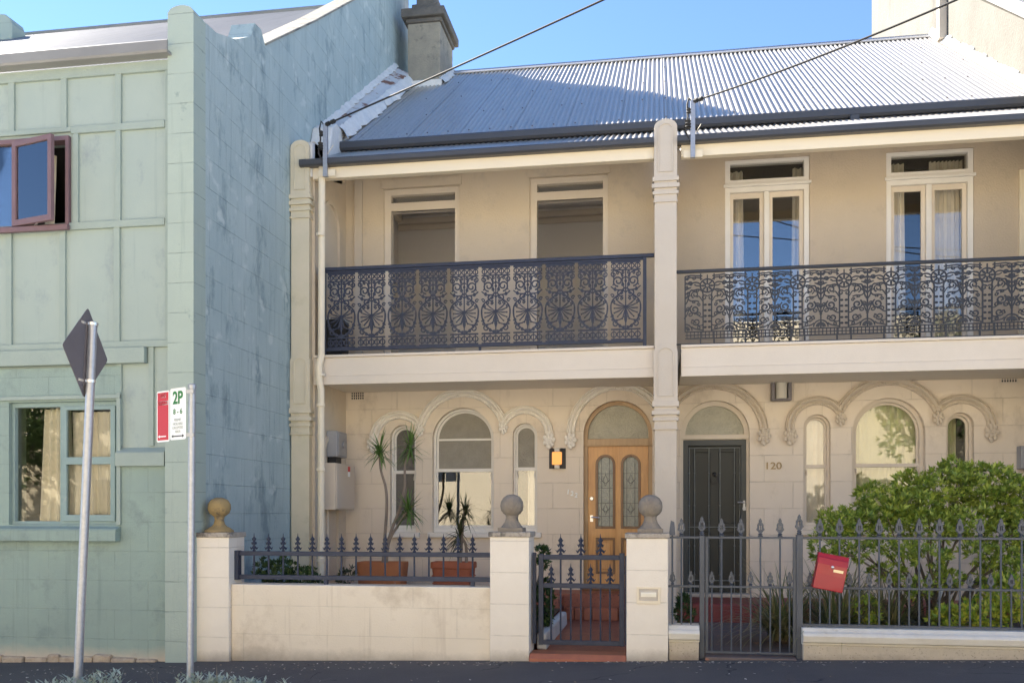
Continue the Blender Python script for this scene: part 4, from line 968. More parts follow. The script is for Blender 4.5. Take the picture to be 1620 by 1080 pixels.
def lace_right(w, h):
    m_ = MB(); y0, y1 = -.008, .008; k = h/.86; B = 1.35
    S = lambda pts, wd=.011, cl=False: m_.strip([(a, b*k) for a, b in pts], [x*B for x in wd] if isinstance(wd, list) else wd*B, y0, y1, cl)
    S(circ(0,.715,.088,18), .013, True); S(circ(0,.715,.026,8), .010, True)
    for i in range(8):
        a = 2*PI*i/8; S([(.02*math.cos(a),.715+.02*math.sin(a)),(.05*math.cos(a),.715+.05*math.sin(a)),(.088*math.cos(a),.715+.088*math.sin(a))], [.008,.018,.008])
    hw = w/2
    for z, t_ in ((.012,.012),(.055,.008),(.10,.010)): S([(-hw,z),(hw,z)], t_)
    for i in range(12):
        x = -hw+w*(i+.5)/12; S([(x,.012),(x,.10)], .008)
    for sx in (-1, 1):
        Q = lambda pts, wd=.011, cl=False: S([(sx*a, b) for a, b in pts], wd, cl)
        Q([(.052,.10),(.052,.60),(.06,.64)], .012)
        for z in (.16,.235,.31,.385,.46): m_.ball((sx*.026, 0, z*k), .019, 6, (1.1,.6,.8))
        Q(spiral(.035,.555,.036,2.6,1.1,-1), .010)
        # scrolls between medallion column and palm
        Q(spiral(.155,.40,.062,1.0,1.4,-1), .013); Q(spiral(.15,.60,.05,-1.2,1.3,1), .011); Q(spiral(.135,.235,.046,-.6,1.2,-1), .011)
        Q(bez((.06,.64),(.12,.70),(.14,.64),(.20,.66)), .012); Q(bez((.09,.74),(.15,.80),(.19,.72),(hw,.76)), .011); Q(bez((.06,.80),(.12,.855),(.20,.80),(hw-.03,.85)), .010)
        Q(bez((.20,.66),(.24,.60),(.22,.52),(.27,.47)), .012); Q(bez((.21,.42),(.25,.36),(.24,.32),(.285,.28)), .011)
        Q(bez((.06,.12),(.12,.14),(.16,.13),(.19,.17)), .010); Q(bez((.10,.50),(.16,.54),(.2,.48),(.235,.55)), .011)
        Q(spiral(.205,.745,.03,.3,1.1,1), .010); Q(spiral(.21,.335,.03,2.0,1.1,1), .010)
        # half palm at the unit edge
        S([(sx*hw,.10),(sx*hw,.845)], .012)
        for (z, L_, dz) in ((.80,.055,.02),(.745,.09,.0),(.66,.075,.035),(.60,.065,.04),(.54,.05,.045),(.36,.045,.05)):
            m_.strip([(sx*hw, z*k), (sx*(hw-L_*.5), (z+dz*.7)*k), (sx*(hw-L_), (z+dz)*k)], [.010,.022,.007], y0, y1)
        arc = [(sx*(hw-.085*math.cos(a)), .12+.085*math.sin(a)) for a in [PI/2*i/6 for i in range(7)]]; S(arc, .011)
        for i in range(4):
            a = R(12+24*i); S([(sx*(hw-.02*math.cos(a)), .12+.02*math.sin(a)), (sx*(hw-.06*math.cos(a)), .12+.06*math.sin(a))], .014)
        Q([(.082,.10),(.082,.0)], .010)
        for (cx, cz, rr_, a0, sg) in ((.105,.335,.030,.4,1),(.10,.155,.026,2.0,-1),(.185,.235,.028,1.2,1),(.235,.405,.028,2.6,-1),(.105,.46,.024,.2,1),(.225,.605,.030,3.0,1),(.115,.655,.022,1.0,-1),(.165,.82,.024,2.2,1),(.245,.815,.020,.5,-1),(.255,.70,.018,1.5,1),(.17,.50,.022,4.0,-1)):
            Q(spiral(cx, cz, rr_, a0, 1.15, sg, 12), .009)
        Q(bez((.052,.30),(.10,.28),(.12,.36),(.16,.335)), .009); Q(bez((.052,.50),(.09,.56),(.10,.60),(.13,.56)), .009); Q(bez((.052,.20),(.08,.16),(.12,.20),(.15,.19)), .009)
        Q([(.088,.715),(.13,.715),(.16,.735)], .010); Q([(.0,.803),(.0,.86)], .010); Q([(hw,.845),(.20,.86),(.06,.845)], .010)
    S([(-.082,.79),(-.082,.875)], .012); S([(.082,.79),(.082,.875)], .012); S([(-.082,-.055),(-.082,.0)], .014); S([(.082,-.055),(.082,.0)], .014)
    return m_
# left: posts, handrail, ten lace panels
ry = YV+.02
xa, xb = px(513, ry), px(1020, ry); zt = 4.79
r1 = thing('balcony_railing', ((xa+xb)/2, ry, FLOOR2), 'blue grey cast iron balcony railing with fan and scroll panels and corner posts', 'railing')
b_ = MB(); b_.box(xa-.04, XP0, ry-.022, ry+.022, zt-.025, zt+.02); b_.build('handrail', M['iron_blue'], r1, bev=.006)
b_ = MB(); b_.box(xa, xb, ry-.018, ry+.018, 3.70, 3.735); b_.box(xa, xb, ry-.014, ry+.014, zt-.055, zt-.03); b_.build('bottom_rail', M['iron_blue'], r1, bev=.004)
for x in (xa, xb):
    b_ = MB(); b_.box(x-.022, x+.022, ry-.024, ry+.024, FLOOR2+.005, zt-.026); b_.build('post', M['iron_blue'], r1, bev=.004)
for x in (xa+(xb-xa)*.5,):
    b_ = MB(); b_.box(x-.015, x+.015, ry-.015, ry+.015, FLOOR2+.005, 3.70); b_.build('foot', M['iron_blue'], r1)
NPAN = 10; pwid = (xb-xa-.06)/NPAN
lp = lace_left(pwid, zt-.055-3.735)
p0 = None
for i in range(NPAN):
    loc = Vector((xa+.03+pwid*(i+.5), ry, 3.735))
    if p0 is None:
        p0 = lp.build('lace_panel', M['iron_blue'], None); p0.parent = r1; p0.location = loc-r1.location
    else:
        c = p0.copy(); COL.objects.link(c); c.parent = r1; c.location = loc-r1.location
# right: medallion lace between thin rails
xa, xb = XP1-.01, XR; zt = 4.56
r2_ = thing('balcony_railing', ((xa+xb)/2, ry, FLOOR2), 'dark cast iron balcony railing with wheel medallions and palm scrolls', 'railing')
b_ = MB(); b_.box(xa, xb, ry-.02, ry+.02, zt-.018, zt+.022); b_.build('handrail', M['iron_dark'], r2_, bev=.008)
b_ = MB(); b_.box(xa, xb, ry-.012, ry+.012, FLOOR2+.016, FLOOR2+.034); b_.build('bottom_rail', M['iron_dark'], r2_, bev=.003)
uw_ = px(1190, ry)-px(1119, ry); x = px(1119, ry); lh = zt-.03-(FLOOR2+.085)
lp = lace_right(uw_, lh-.015); p0 = None; xs = []
while x-uw_/2 < xb-.02: xs.append(x); x += uw_
for x in xs:
    loc = Vector((x, ry, FLOOR2+.085))
    if p0 is None: p0 = lp.build('lace_panel', M['iron_dark'], None); p0.parent = r2_; p0.location = loc-r2_.location
    else: c = p0.copy(); COL.objects.link(c); c.parent = r2_; c.location = loc-r2_.location
# condenser box behind the left railing
ac = thing('air_conditioner', (px(532, 12.0), 12.0, FLOOR2), 'dark outdoor air conditioner standing at the left end of the balcony', 'air conditioner')
b_ = MB(); x0 = px(520, 12.0); b_.box(x0, x0+.22, 11.9, 12.2, FLOOR2+.06, FLOOR2+.56); b_.build('casing', M['black_plastic'], ac, bev=.01)
b_ = MB(); b_.box(x0-.01, x0+.23, 11.89, 12.21, FLOOR2+.561, FLOOR2+.58); b_.build('lid', M['curb_white'], ac)
b_ = MB(); b_.box(x0, x0+.22, 11.91, 11.96, FLOOR2, FLOOR2+.059); b_.box(x0, x0+.22, 12.14, 12.19, FLOOR2, FLOOR2+.059); b_.build('foot', M['black_plastic'], ac)

# ================================================================== WALL FIXTURES
def fixture_curve(x, z, w, h, d_, n=10): return [(x-w/2+w*i/n, -d_*math.sin(PI*i/n)) for i in range(n+1)]
# amber lamp by the timber door
x, z = fx(882), fz(725, 882)
wl1 = thing('wall_lamp', (x, YF, z), 'square dark framed wall lamp glowing amber beside the timber door', 'lamp')
b_ = MB(); w, h = .235, .285
b_.box(x-w/2, x+w/2, YF-.012, YF-.001, z-h/2, z+h/2)
for sx in (-1, 1):
    b_.hexa([(x+sx*w/2,YF-.012,z-h/2),(x+sx*w/2,YF-.012,z+h/2),(x+sx*.06,YF-.085,z+h/2),(x+sx*.06,YF-.085,z-h/2),(x+sx*(w/2-.006),YF-.012,z-h/2),(x+sx*(w/2-.006),YF-.012,z+h/2),(x+sx*.055,YF-.078,z+h/2),(x+sx*.055,YF-.078,z-h/2)])
b_.build('shade', M['gutter_dark'], wl1)
b_ = MB(); b_.box(x-.07, x+.07, YF-.092, YF-.03, z-.09, z+.09); b_.build('diffuser', M['lamp_glow'], wl1, bev=.012)
b_ = MB(); b_.box(x-.035, x+.035, YF-.088, YF-.03, z+.092, z+h/2); b_.box(x-.035, x+.035, YF-.088, YF-.03, z-h/2, z-.092); b_.build('bracket', M['lamp_glass'], wl1, bev=.006)
# bulkhead lamp
x, z = fx(1235), fz(618, 1235)
wl2 = thing('wall_lamp', (x, YF, z), 'unlit square bulkhead lamp high on the wall under the balcony', 'lamp')
b_ = MB(); w, h = .27, .29
b_.plate(rect(x-w/2, x+w/2, z-h/2, z+h/2), [rect(x-w/2+.05, x+w/2-.05, z-h/2+.035, z+h/2-.02)], YF-.10, YF-.001); b_.build('housing', M['sign_back'], wl2, bev=.015)
b_ = MB(); b_.tube([(x, YF-.065, z-h/2+.03), (x, YF-.065, z+h/2-.02)], .075, 14); b_.build('glass_cylinder', M['lamp_glass'], wl2)
# meter and cabinet on the left return wall
mx = XL+.001
mt = thing('meter_box', (mx, 12.2, 1.9), 'grey electricity meter box on the porch side wall above the cream cabinet', 'meter box')
z0, z1 = pz(722, 520, 12.0), pz(681, 520, 12.0)
b_ = MB(); b_.box(mx, mx+.16, 12.02, 12.42, z0, z1); b_.build('casing', M['box_grey'], mt, bev=.012)
b_ = MB(); b_.box(mx+.161, mx+.17, 12.06, 12.38, z0+.03, z1-.03); b_.tube([(mx+.17, 12.25, (z0+z1)/2), (mx+.185, 12.25, (z0+z1)/2)], .05, 12); b_.build('dial_cover', M['galv'], mt)
b_ = MB(); b_.box(mx, mx+.12, 12.06, 12.3, z0-.10, z0-.002); b_.build('terminal_box', M['black_plastic'], mt, bev=.006)
mc = thing('meter_cabinet', (mx, 12.2, 1.6), 'cream metal meter cabinet fixed low on the porch side wall', 'cabinet')
z0, z1 = pz(806, 530, 12.0), pz(733, 530, 12.0)
b_ = MB(); b_.box(mx, mx+.22, 11.78, 12.55, z0, z1); b_.build('casing', M['box_cream'], mc, bev=.008)
b_ = MB(); b_.box(mx+.221, mx+.235, 11.80, 12.53, z0+.015, z1-.015); b_.build('door', M['box_cream'], mc, bev=.006)
b_ = MB(); b_.box(mx+.236, mx+.242, 12.24, 12.32, z1-.10, z1-.03); b_.build('red_label', M['sign_red'], mc)
b_ = MB(); b_.box(mx+.236, mx+.241, 12.24, 12.32, z1-.17, z1-.102); b_.build('white_label', M['sign_white'], mc)
b_ = MB(); b_.tube([(mx+.05, 11.95, z0), (mx+.05, 11.95, .46)], .016, 8); b_.build('conduit', M['box_cream'], mc)
# box at the right edge on the second house
bx = thing('meter_cabinet', (fx(1625), YF, 1.8), 'pale cabinet on the house wall at the right edge of the photo', 'cabinet')
b_ = MB(); b_.box(fx(1608), fx(1660), YF-.16, YF-.001, fz(742, 1615), fz(706, 1615)); b_.build('casing', M['box_grey'], bx, bev=.008)
b_ = MB(); b_.box(fx(1612), fx(1656), YF-.172, YF-.161, fz(739, 1615), fz(709, 1615)); b_.build('door', M['box_grey'], bx, bev=.004)

# service masts + cables
def mast(u, v0, v1, y, label):
    x = px(u, y); za, zb = pz(v1, u, y), pz(v0, u, y)
    t_ = thing('service_bracket', (x, y, za), label, 'bracket', 'service line brackets on the verandah edge')
    b_ = MB(); b_.box(x-.028, x+.028, y-.028, y+.028, za, zb); b_.build('post', M['galv'], t_, bev=.004)
    b_ = MB(); b_.box(x-.11, x+.12, y+.03, y+.04, za+.02, za+.11); b_.bar((x+.03, y, za+.3), (x+.10, y+.02, za+.42), .02, .006); b_.build('base_plate', M['beam_cream'], t_, bev=.003)
    b_ = MB(); b_.lathe((x-.06, y-.02, zb-.34), [(.02,0),(.045,.01),(.025,.03),(.045,.05),(.025,.07),(.04,.09),(.015,.1)], 10); b_.lathe((x-.05, y-.02, zb-.16), [(.015,0),(.032,.01),(.018,.03),(.032,.05),(.015,.07)], 10); b_.build('insulator', M['cable'], t_)
    b_ = MB(); b_.tube([(x, y, zb-.03), (x-.05, y-.03, zb+.03), (x-.07, y-.03, zb-.06), (x-.06, y-.02, zb-.2), (x-.09, y-.02, zb-.38), (x-.03, y, zb-.5)], .012, 6); b_.tube([(x, y, zb-.03), (x+.05, y-.03, zb+.0)], .02, 6); b_.build('cable_loop', M['cable'], t_)
    return Vector((x+.02, y-.02, zb-.01))
e1 = mast(515, 197, 280, YV-.15, 'galvanised service bracket with cable beside the left pier top')
e2 = mast(1096, 160, 250, YV-.15, 'galvanised service bracket with insulators right of the middle pier')
def cable_thing(e, via_u, via_v, label):
    end = Vector((8.5, 4.0, 7.3)); k = .294
    P1 = e+(end-e)*k; D_ = dep(via_u, P1.y); zv = CAM_Z+(HOR-via_v)*D_/F_PX
    sag = (P1.z-zv)/(4*k*(1-k)); pts = []
    for i in range(61):
        t = i/60; p = e+(end-e)*t; p.z -= sag*4*t*(1-t); pts.append(p)
    b_ = MB(); b_.tube(pts, .011, 6)
    for j in (0, 1): b_.tube([pts[0]+(pts[1]-pts[0])*.1*j*4, pts[0]+(pts[1]-pts[0])*(.25+.4*j)], .028, 6)
    o = b_.build('overhead_cable', M['cable'], None); tag(o, label, 'cable', 'overhead service cables')
cable_thing(e1, 945, 0, 'overhead cable running up from the bracket by the left pier')
cable_thing(e2, 1510, 0, 'overhead cable rising from the bracket over the corrugated roof to the right')
b_ = MB(); x = px(1352, 12.5); z = pz(197, 1352, 12.5)
eb = thing('eave_bracket', (x, 12.5, z), 'small grey metal bracket plate hanging under the main eave gutter', 'bracket')
b_.box(x-.24, x+.24, 12.40, 12.58, z-.015, z+.02); b_.build('plate', M['galv'], eb, bev=.005)
b_ = MB(); b_.box(x-.05, x+.06, 12.50, 12.56, z+.021, z+.13); b_.build('stem', M['gutter_dark'], eb)

# ================================================================== RIGHT BUILDING (rendered side wall)
wb = thing('rendered_building', (6.0, 15, 0), 'off white rendered building rising above the corrugated roof at upper right', 'building')
WX = XR+.0
b_ = MB(); b_.plate([(11.2,-.4),(22,-.4),(22,13.5),(18.75,13.5),(18.75,12.2),(16.6,10.62),(14.6,9.18),(13.2,8.18),(11.2,6.77)], [], WX, WX+.35, axis='X'); b_.build('side_wall', M['white_wall'], wb)
b_ = MB(); b_.hexa([(WX-.05,11.1,6.72),(WX+.5,11.1,6.72),(WX+.5,18.8,12.28),(WX-.05,18.8,12.28),(WX-.05,11.1,6.92),(WX+.5,11.1,6.92),(WX+.5,18.8,12.48),(WX-.05,18.8,12.48)]); b_.build('barge_capping', M['gutter_grey'], wb)
b_ = MB(); b_.box(WX+.351, WX+6, 11.2, 11.5, -.4, 6.86); b_.box(WX+.36, WX+6, 21.5, 22, -.4, 6.5); b_.build('front_wall', M['pier_cream'], wb)
b_ = MB(); corrugated(b_, WX+.36, WX+6, (11.1,6.8), (18.8,12.3)); b_.build('roof', M['zinc_old'], wb)
b_ = MB(); yy = 16.55; zr = EA[1]+(yy-EA[0])*(EB[1]-EA[1])/(EB[0]-EA[0])
b_.box(WX-.13, WX-.001, yy-.07, yy+.07, zr+.06, 13.0); b_.build('downpipe', M['stone_sill'], wb, bev=.01)
b_ = MB(); r2 = random.Random(21); n = 34
for i in range(n):
    ya = 12.65+(17.3-12.65)*i/n; yb = 12.65+(17.3-12.65)*(i+.93)/n
    za = EA[1]+(ya-EA[0])*.6795; zb = EA[1]+(yb-EA[0])*.6795; hh = .15+r2.uniform(-.02,.03)
    b_.hexa([(WX-.09,ya,za+.01),(WX,ya,za+.01),(WX,yb,zb+.01),(WX-.09,yb,zb+.01),(WX-.02,ya,za+hh),(WX,ya,za+hh),(WX,yb,zb+hh),(WX-.02,yb,zb+hh)])
b_.build('step_flashing', M['mortar_white'], wb, bev=.008)

# ================================================================== FRONT FENCE OF THE LEFT HOUSE
def lz(v, u, y=YG): return pz(v, u, y)
def gate_pier(u0, u1, label, ballmat, ball_u, ztop_v, skew=0):
    x0, x1 = px(u0, YG), px(u1, YG); xc = (x0+x1)/2; zt = lz(ztop_v, (u0+u1)/2); y0, y1 = YG, YG+.37
    t_ = thing('gate_pier', (xc, YG+.185, ground(xc)), label, 'pier', 'cream fence piers with ball finials')
    b_ = MB(); b_.box(x0, x1, y0, y1, ground(xc)-.3, zt-.05); b_.build('shaft', M['gate_pier'], t_, bev=.008)
    b_ = MB(); b_.box(x0-.015, x1+.015, y0-.015, y1+.015, zt-.05, zt); b_.build('cap', M['cap_stone'], t_, bev=.008)
    bx_ = px(ball_u, YG+.185); b_ = MB(); by = YG+.185
    if ballmat is M['ball_yellow']:
        b_.lathe((bx_, by, zt+.001), [(.155,0),(.15,.02),(.115,.045),(.085,.06),(.06,.085),(.048,.13),(.055,.165),(.075,.18),(.105,.205),(.122,.25),(.118,.30),(.09,.345),(.05,.365),(.02,.372)], 22)
    else:
        b_.box(bx_-.125, bx_+.125, by-.125, by+.125, zt+.001, zt+.04)
        b_.lathe((bx_, by, zt+.04), [(.115,0),(.10,.02),(.072,.06),(.06,.10),(.064,.125),(.09,.145),(.112,.175),(.120,.22),(.114,.265),(.09,.305),(.055,.33),(.02,.338)], 22)
    b_.build('ball_finial', ballmat, t_)
    return t_, x0, x1, zt
gp1, a0, a1, zt1 = gate_pier(309, 362, 'cream pier with yellow ball finial against the green wall', M['ball_yellow'], 347, 842)
gp2, b0, b1, zt2 = gate_pier(775, 837, 'cream pier with grey ball finial, between low wall and blue gate', M['ball_grey'], 810, 841)
gp3, c0, c1, zt3 = gate_pier(991, 1057, 'cream pier with grey ball finial and a letter slot', M['ball_grey'], 1029, 843)
x, z = px(1026, YG), lz(940, 1026); b_ = MB()
b_.plate(rect(x-.115, x+.115, z-.09, z+.075), [rect(x-.09, x+.09, z-.06, z+.055)], YG-.012, YG-.001); o = b_.build('letter_slot', M['beam_cream'], gp3, bev=.003)
b_ = MB(); b_.box(x-.088, x+.088, YG-.006, YG-.001, z-.058, z+.053); b_.build('recess', M['stone_sill'], o)
b_ = MB(); b_.box(x-.075, x+.075, YG-.014, YG-.007, z-.022, z+.022); b_.hexa([(x-.075,YG-.022,z+.004),(x+.075,YG-.022,z+.004),(x+.075,YG-.015,z+.004),(x-.075,YG-.015,z+.004),(x-.075,YG-.018,z+.022),(x+.075,YG-.018,z+.022),(x+.075,YG-.0145,z+.022),(x-.075,YG-.0145,z+.022)]); b_.build('flap', M['curtain_cream'], o)
# low wall
b_ = MB(); zt = .80; b_.box(a1+.001, b0-.001, YG+.05, YG+.30, -.4, zt)
lwll = b_.build('garden_wall', M['wall_cream'], None, bev=.01); tag(lwll, 'low cream block wall below the blue iron fence', 'wall')
# finials
def spike_left(mb, x, y, z, s=1.0):
    """layered cast spearhead, about .2 high"""
    mb.lathe((x, y, z), [(.014*s,0),(.02*s,.008*s),(.012*s,.02*s)], 8)
    mb.tube([(x,y,z+.01*s),(x,y,z+.13*s),(x,y,z+.205*s)], [.010*s,.011*s,.0015], 6)
    for (zz, L_, up) in ((.03,.048,.055),(.085,.034,.05),(.13,.024,.04)):
        for sx in (-1, 1):
            mb.tube([(x,y,z+(zz+.03)*s),(x+sx*L_*.75*s,y,z+(zz-.002)*s),(x+sx*L_*s,y,z+(zz+.018)*s)], [.012*s,.012*s,.004*s], 5)
        for sy in (-1, 1):
            mb.tube([(x,y,z+(zz+.03)*s),(x,y+sy*L_*.7*s,z+zz*s)], [.010*s,.004*s], 5)
    mb.ball((x,y,z+.15*s), .013*s, 6, (1.3,1,1.3))
    return mb
fy = YG+.175
xs = [px(402+i*23.05, fy) for i in range(16)]
fnl = thing('iron_fence', ((xs[0]+xs[-1])/2, fy, .8), 'blue iron spike fence panel on the low cream wall', 'fence')
xa, xb = px(376, fy), b0-.0
zr1, zr0 = pz(876, 580, fy), pz(914, 580, fy)
b_ = MB(); b_.box(xa, xb, fy-.022, fy+.022, zr1-.024, zr1+.024); b_.build('top_rail', M['iron_blue'], fnl, bev=.004)
b_ = MB(); b_.box(xa, xb, fy-.022, fy+.022, zr0-.024, zr0+.024); b_.build('bottom_rail', M['iron_blue'], fnl, bev=.004)
b_ = MB(); b_.box(xa-.03, xa+.03, fy-.05, fy+.03, zr0-.03, zr1+.03); b_.build('end_post', M['iron_blue'], fnl, bev=.004)
b_ = MB()
for x in (px(516, fy), px(745, fy)+.02): b_.box(x-.02, x+.02, fy-.02, fy+.02, .80, zr0-.025)
b_.build('foot', M['iron_blue'], fnl)
p0 = None
for x in xs:
    loc = Vector((x, fy, zr0))
    if p0 is None:
        b_ = MB(); b_.tube([(0,0,.0),(0,0,zr1-zr0)], .010, 6); spike_left(b_, 0, 0, zr1-zr0+.022, .95)
        p0 = b_.build('picket', M['iron_blue'], None); p0.parent = fnl; p0.location = loc-fnl.location
    else: c = p0.copy(); COL.objects.link(c); c.parent = fnl; c.location = loc-fnl.location
# gate of the left house
gy = YG+.18
gt1 = thing('garden_gate', (px(918, gy), gy, .1), 'blue iron gate with spear points in two rows between cream piers', 'gate')
def gz_(v): return pz(v, 918, gy)
b_ = MB()
gxl, gxr = px(856, gy), px(984, gy)
b_.box(gxl-.024, gxl+.024, gy-.02, gy+.02, gz_(1020), gz_(876)); b_.box(gxr-.026, gxr+.026, gy-.02, gy+.02, gz_(1020), gz_(874))
for v in (881, 926, 1016): b_.box(gxl+.024, gxr-.026, gy-.02, gy+.02, gz_(v)-.024, gz_(v)+.024)
b_.build('frame', M['iron_blue'], gt1, bev=.004)
b_ = MB(); b_.box(px(845, gy)-.012, px(845, gy)+.02, gy-.03, gy+.03, gz_(1018), gz_(874)); b_.build('hinge_post', M['iron_blue'], gt1)
b_ = MB(); b_.box(gxr+.03, gxr+.05, gy-.02, gy+.02, gz_(1018), gz_(878)); b_.build('latch_post', M['iron_blue'], gt1)
for u in (887, 919, 950):
    b_ = MB(); x = px(u, gy); b_.tube([(x,gy,gz_(1014)),(x,gy,gz_(880))], .010, 6); spike_left(b_, x, gy, gz_(881)+.022, 1.05); b_.build('picket', M['iron_blue'], gt1)
for u in (872, 903, 934.5, 965):
    b_ = MB(); x = px(u, gy); b_.tube([(x,gy,gz_(1014)),(x,gy,gz_(926))], .010, 6); spike_left(b_, x, gy, gz_(926)+.022, 1.0); b_.build('picket', M['iron_blue'], gt1)
b_ = MB(); b_.box(b1+.001, c0-.001, YG+.02, YG+.279, -.2, .15); b_.hexa([(b1+.001,YG-.03,ground(-.9)-.05),(c0-.001,YG-.03,ground(-.9)-.05),(c0-.001,YG+.019,ground(-.9)-.05),(b1+.001,YG+.019,ground(-.9)-.05),(b1+.001,YG-.03,ground(-.9)+.02),(c0-.001,YG-.03,ground(-.9)+.02),(c0-.001,YG+.019,.148),(b1+.001,YG+.019,.148)])
tag(b_.build('gate_threshold', M['terracotta_step'], None, bev=.012), kind='structure')
b_ = MB(); b_.hexa([(-1.24,9.4,.13),(-1.13,9.4,.13),(-1.13,11.55,.13),(-1.24,11.55,.13),(-1.24,9.4,.30),(-1.14,9.4,.30),(-1.14,11.55,.30),(-1.24,11.55,.30)])
tag(b_.build('path_edging', M['curb_white'], None, bev=.02), kind='structure')

# ================================================================== FENCE OF THE RIGHT HOUSE
ry2 = YG+.16
def rz(v, u=1190): return pz(v, u, ry2)
zt_, zm_, zb_ = rz(850), rz(928), rz(988, 1300)
def spear(mb, x, y, z, s=1.0):
    mb.lathe((x,y,z), [(.013*s,0),(.024*s,.006*s),(.024*s,.016*s),(.014*s,.022*s),(.024*s,.03*s),(.014*s,.04*s)], 8)
    out = [(x,z+.035*s),(x-.02*s,z+.05*s),(x-.040*s,z+.075*s),(x-.030*s,z+.095*s),(x-.030*s,z+.125*s),(x-.014*s,z+.15*s),(x-.016*s,z+.165*s),(x,z+.19*s),
           (x+.016*s,z+.165*s),(x+.014*s,z+.15*s),(x+.030*s,z+.125*s),(x+.030*s,z+.095*s),(x+.040*s,z+.075*s),(x+.02*s,z+.05*s)]
    mb.plate(out, [[(x-.012*s,z+.075*s),(x-.012*s,z+.115*s),(x-.004*s,z+.12*s),(x-.004*s,z+.07*s)], [(x+.004*s,z+.07*s),(x+.004*s,z+.12*s),(x+.012*s,z+.115*s),(x+.012*s,z+.075*s)]], y-.012*s, y+.012*s)
    return mb
def tall(z0): b_ = MB(); b_.tube([(0,0,z0),(0,0,zt_+.02)], .0095, 6); spear(b_, 0, 0, zt_+.005, .98); return b_
def short(z0): b_ = MB(); b_.tube([(0,0,z0),(0,0,zm_+.01)], .0085, 6); spear(b_, 0, 0, zm_+.003, .80); return b_
def rails(root, x0, x1, zs, m, t=.011):
    for z in zs:
        b_ = MB(); b_.box(x0, x1, ry2-.014, ry2+.014, z-t, z+t); b_.build('rail', m, root, bev=.003)
def pickets(root, xs, proto_fn, z0, m):
    p = None
    for x in xs:
        if p is None:
            p = proto_fn(z0).build('picket', m, None); p.parent = root; p.location = Vector((x, ry2, 0))-root.location
        else: c = p.copy(); COL.objects.link(c); c.parent = root; c.location = Vector((x, ry2, 0))-root.location
IG = M['iron_grey']
# short return panel left of the gate, gate, long panel
fa_ = thing('iron_fence', (px(1085, ry2), ry2, .3), 'short grey iron spear fence panel between cream pier and grey gate', 'fence')
rails(fa_, c1+.002, px(1107, ry2), (zt_, zm_), IG)
pickets(fa_, [px(u, ry2) for u in (1078,)], tall, rz(995), IG)
pickets(fa_, [px(u, ry2) for u in (1064, 1093)], short, rz(995), IG)
b_ = MB(); x = px(1063, ry2)+.004; b_.tube([(x,ry2,rz(995)),(x,ry2,zt_+.02)], .010, 6); b_.hexa([(x-.035,ry2-.03,zt_+.02),(x+.03,ry2-.03,zt_+.02),(x+.03,ry2+.03,zt_+.02),(x-.035,ry2+.03,zt_+.02),(x-.015,ry2-.012,zt_+.17),(x+.02,ry2-.012,zt_+.15),(x+.02,ry2+.012,zt_+.15),(x-.015,ry2+.012,zt_+.17)]); b_.build('end_picket', IG, fa_)
b_ = MB(); x = px(1110.5, ry2); b_.box(x-.024, x+.024, ry2-.025, ry2+.025, .0, zt_+.02); spear(b_, x, ry2, zt_+.02, 1.0); b_.build('gate_post', IG, fa_, bev=.003)
gt2 = thing('garden_gate', (px(1190, ry2), ry2, .1), 'grey iron spear gate in front of the dark door', 'gate')
gx0, gx1 = px(1118, ry2), px(1257, ry2); zgb = rz(1032)
b_ = MB()
b_.box(gx0-.014, gx0+.014, ry2-.014, ry2+.014, zgb-.012, zt_+.01); b_.box(gx1-.016, gx1+.016, ry2-.014, ry2+.014, zgb-.012, zt_+.01)
for z in (zt_, zm_, zgb): b_.box(gx0+.014, gx1-.016, ry2-.013, ry2+.013, z-.011, z+.011)
b_.build('frame', IG, gt2, bev=.003)
pickets(gt2, [px(u, ry2) for u in (1141.5, 1172, 1203, 1234)], tall, zgb, IG)
pickets(gt2, [px(u, ry2) for u in (1126, 1157, 1187.5, 1218.5, 1249)], short, zgb, IG)
fb_ = thing('iron_fence', (px(1450, ry2), ry2, .4), 'long grey iron spear fence on the white moulded plinth', 'fence')
px0, px1 = px(1266, ry2), 4.6
rails(fb_, px0+.02, px1, (zt_, zm_, zb_), IG)
b_ = MB(); x = px(1264.5, ry2); b_.box(x-.03, x+.03, ry2-.028, ry2+.028, .0, zt_+.03); spear(b_, x, ry2, zt_+.03, 1.05); b_.build('gate_post', IG, fb_, bev=.003)
sp = px(1328, ry2)-px(1297, ry2)
xs = [px(1297, ry2)+i*sp for i in range(40) if px(1297, ry2)+i*sp < px1]
pickets(fb_, xs, tall, zb_, IG); pickets(fb_, [x-sp/2 for x in xs], short, zb_, IG)
# plinths
def plinth(x0, x1, label, endr=False):
    t_ = thing('stone_plinth', ((x0+x1)/2, ry2, .1), label, 'plinth')
    zt = zb_-.02; h = .16
    prof = [(YG+.30,zt-h),(YG+.06,zt-h),(YG+.055,zt-h+.02),(YG+.02,zt-h+.03),(YG+.00,zt-.07),(YG+.02,zt-.045),(YG+.05,zt-.03),(YG+.08,zt),(YG+.30,zt)]
    b_ = MB(); b_.plate(prof, [], x0, x1, axis='X'); b_.build('coping', M['plinth_white'], t_, bev=.004)
    b_ = MB(); b_.box(x0+.005, x1-.005, YG+.05, YG+.30, -.3, zt-h-.001); b_.build('base', M['plinth_stone'], t_, bev=.006)
plinth(c1+.002, px(1107, YG)+.0, 'short stone plinth block between the letter slot pier and grey gate')
plinth(px(1271, YG), 4.7, 'long white moulded stone plinth under the grey spear fence')
b_ = MB(); b_.box(px(1116, YG), px(1262, YG), YG+.04, YG+.30, -.2, .155)
tag(b_.build('gate_threshold', M['oldpath'], None, bev=.01), kind='structure')

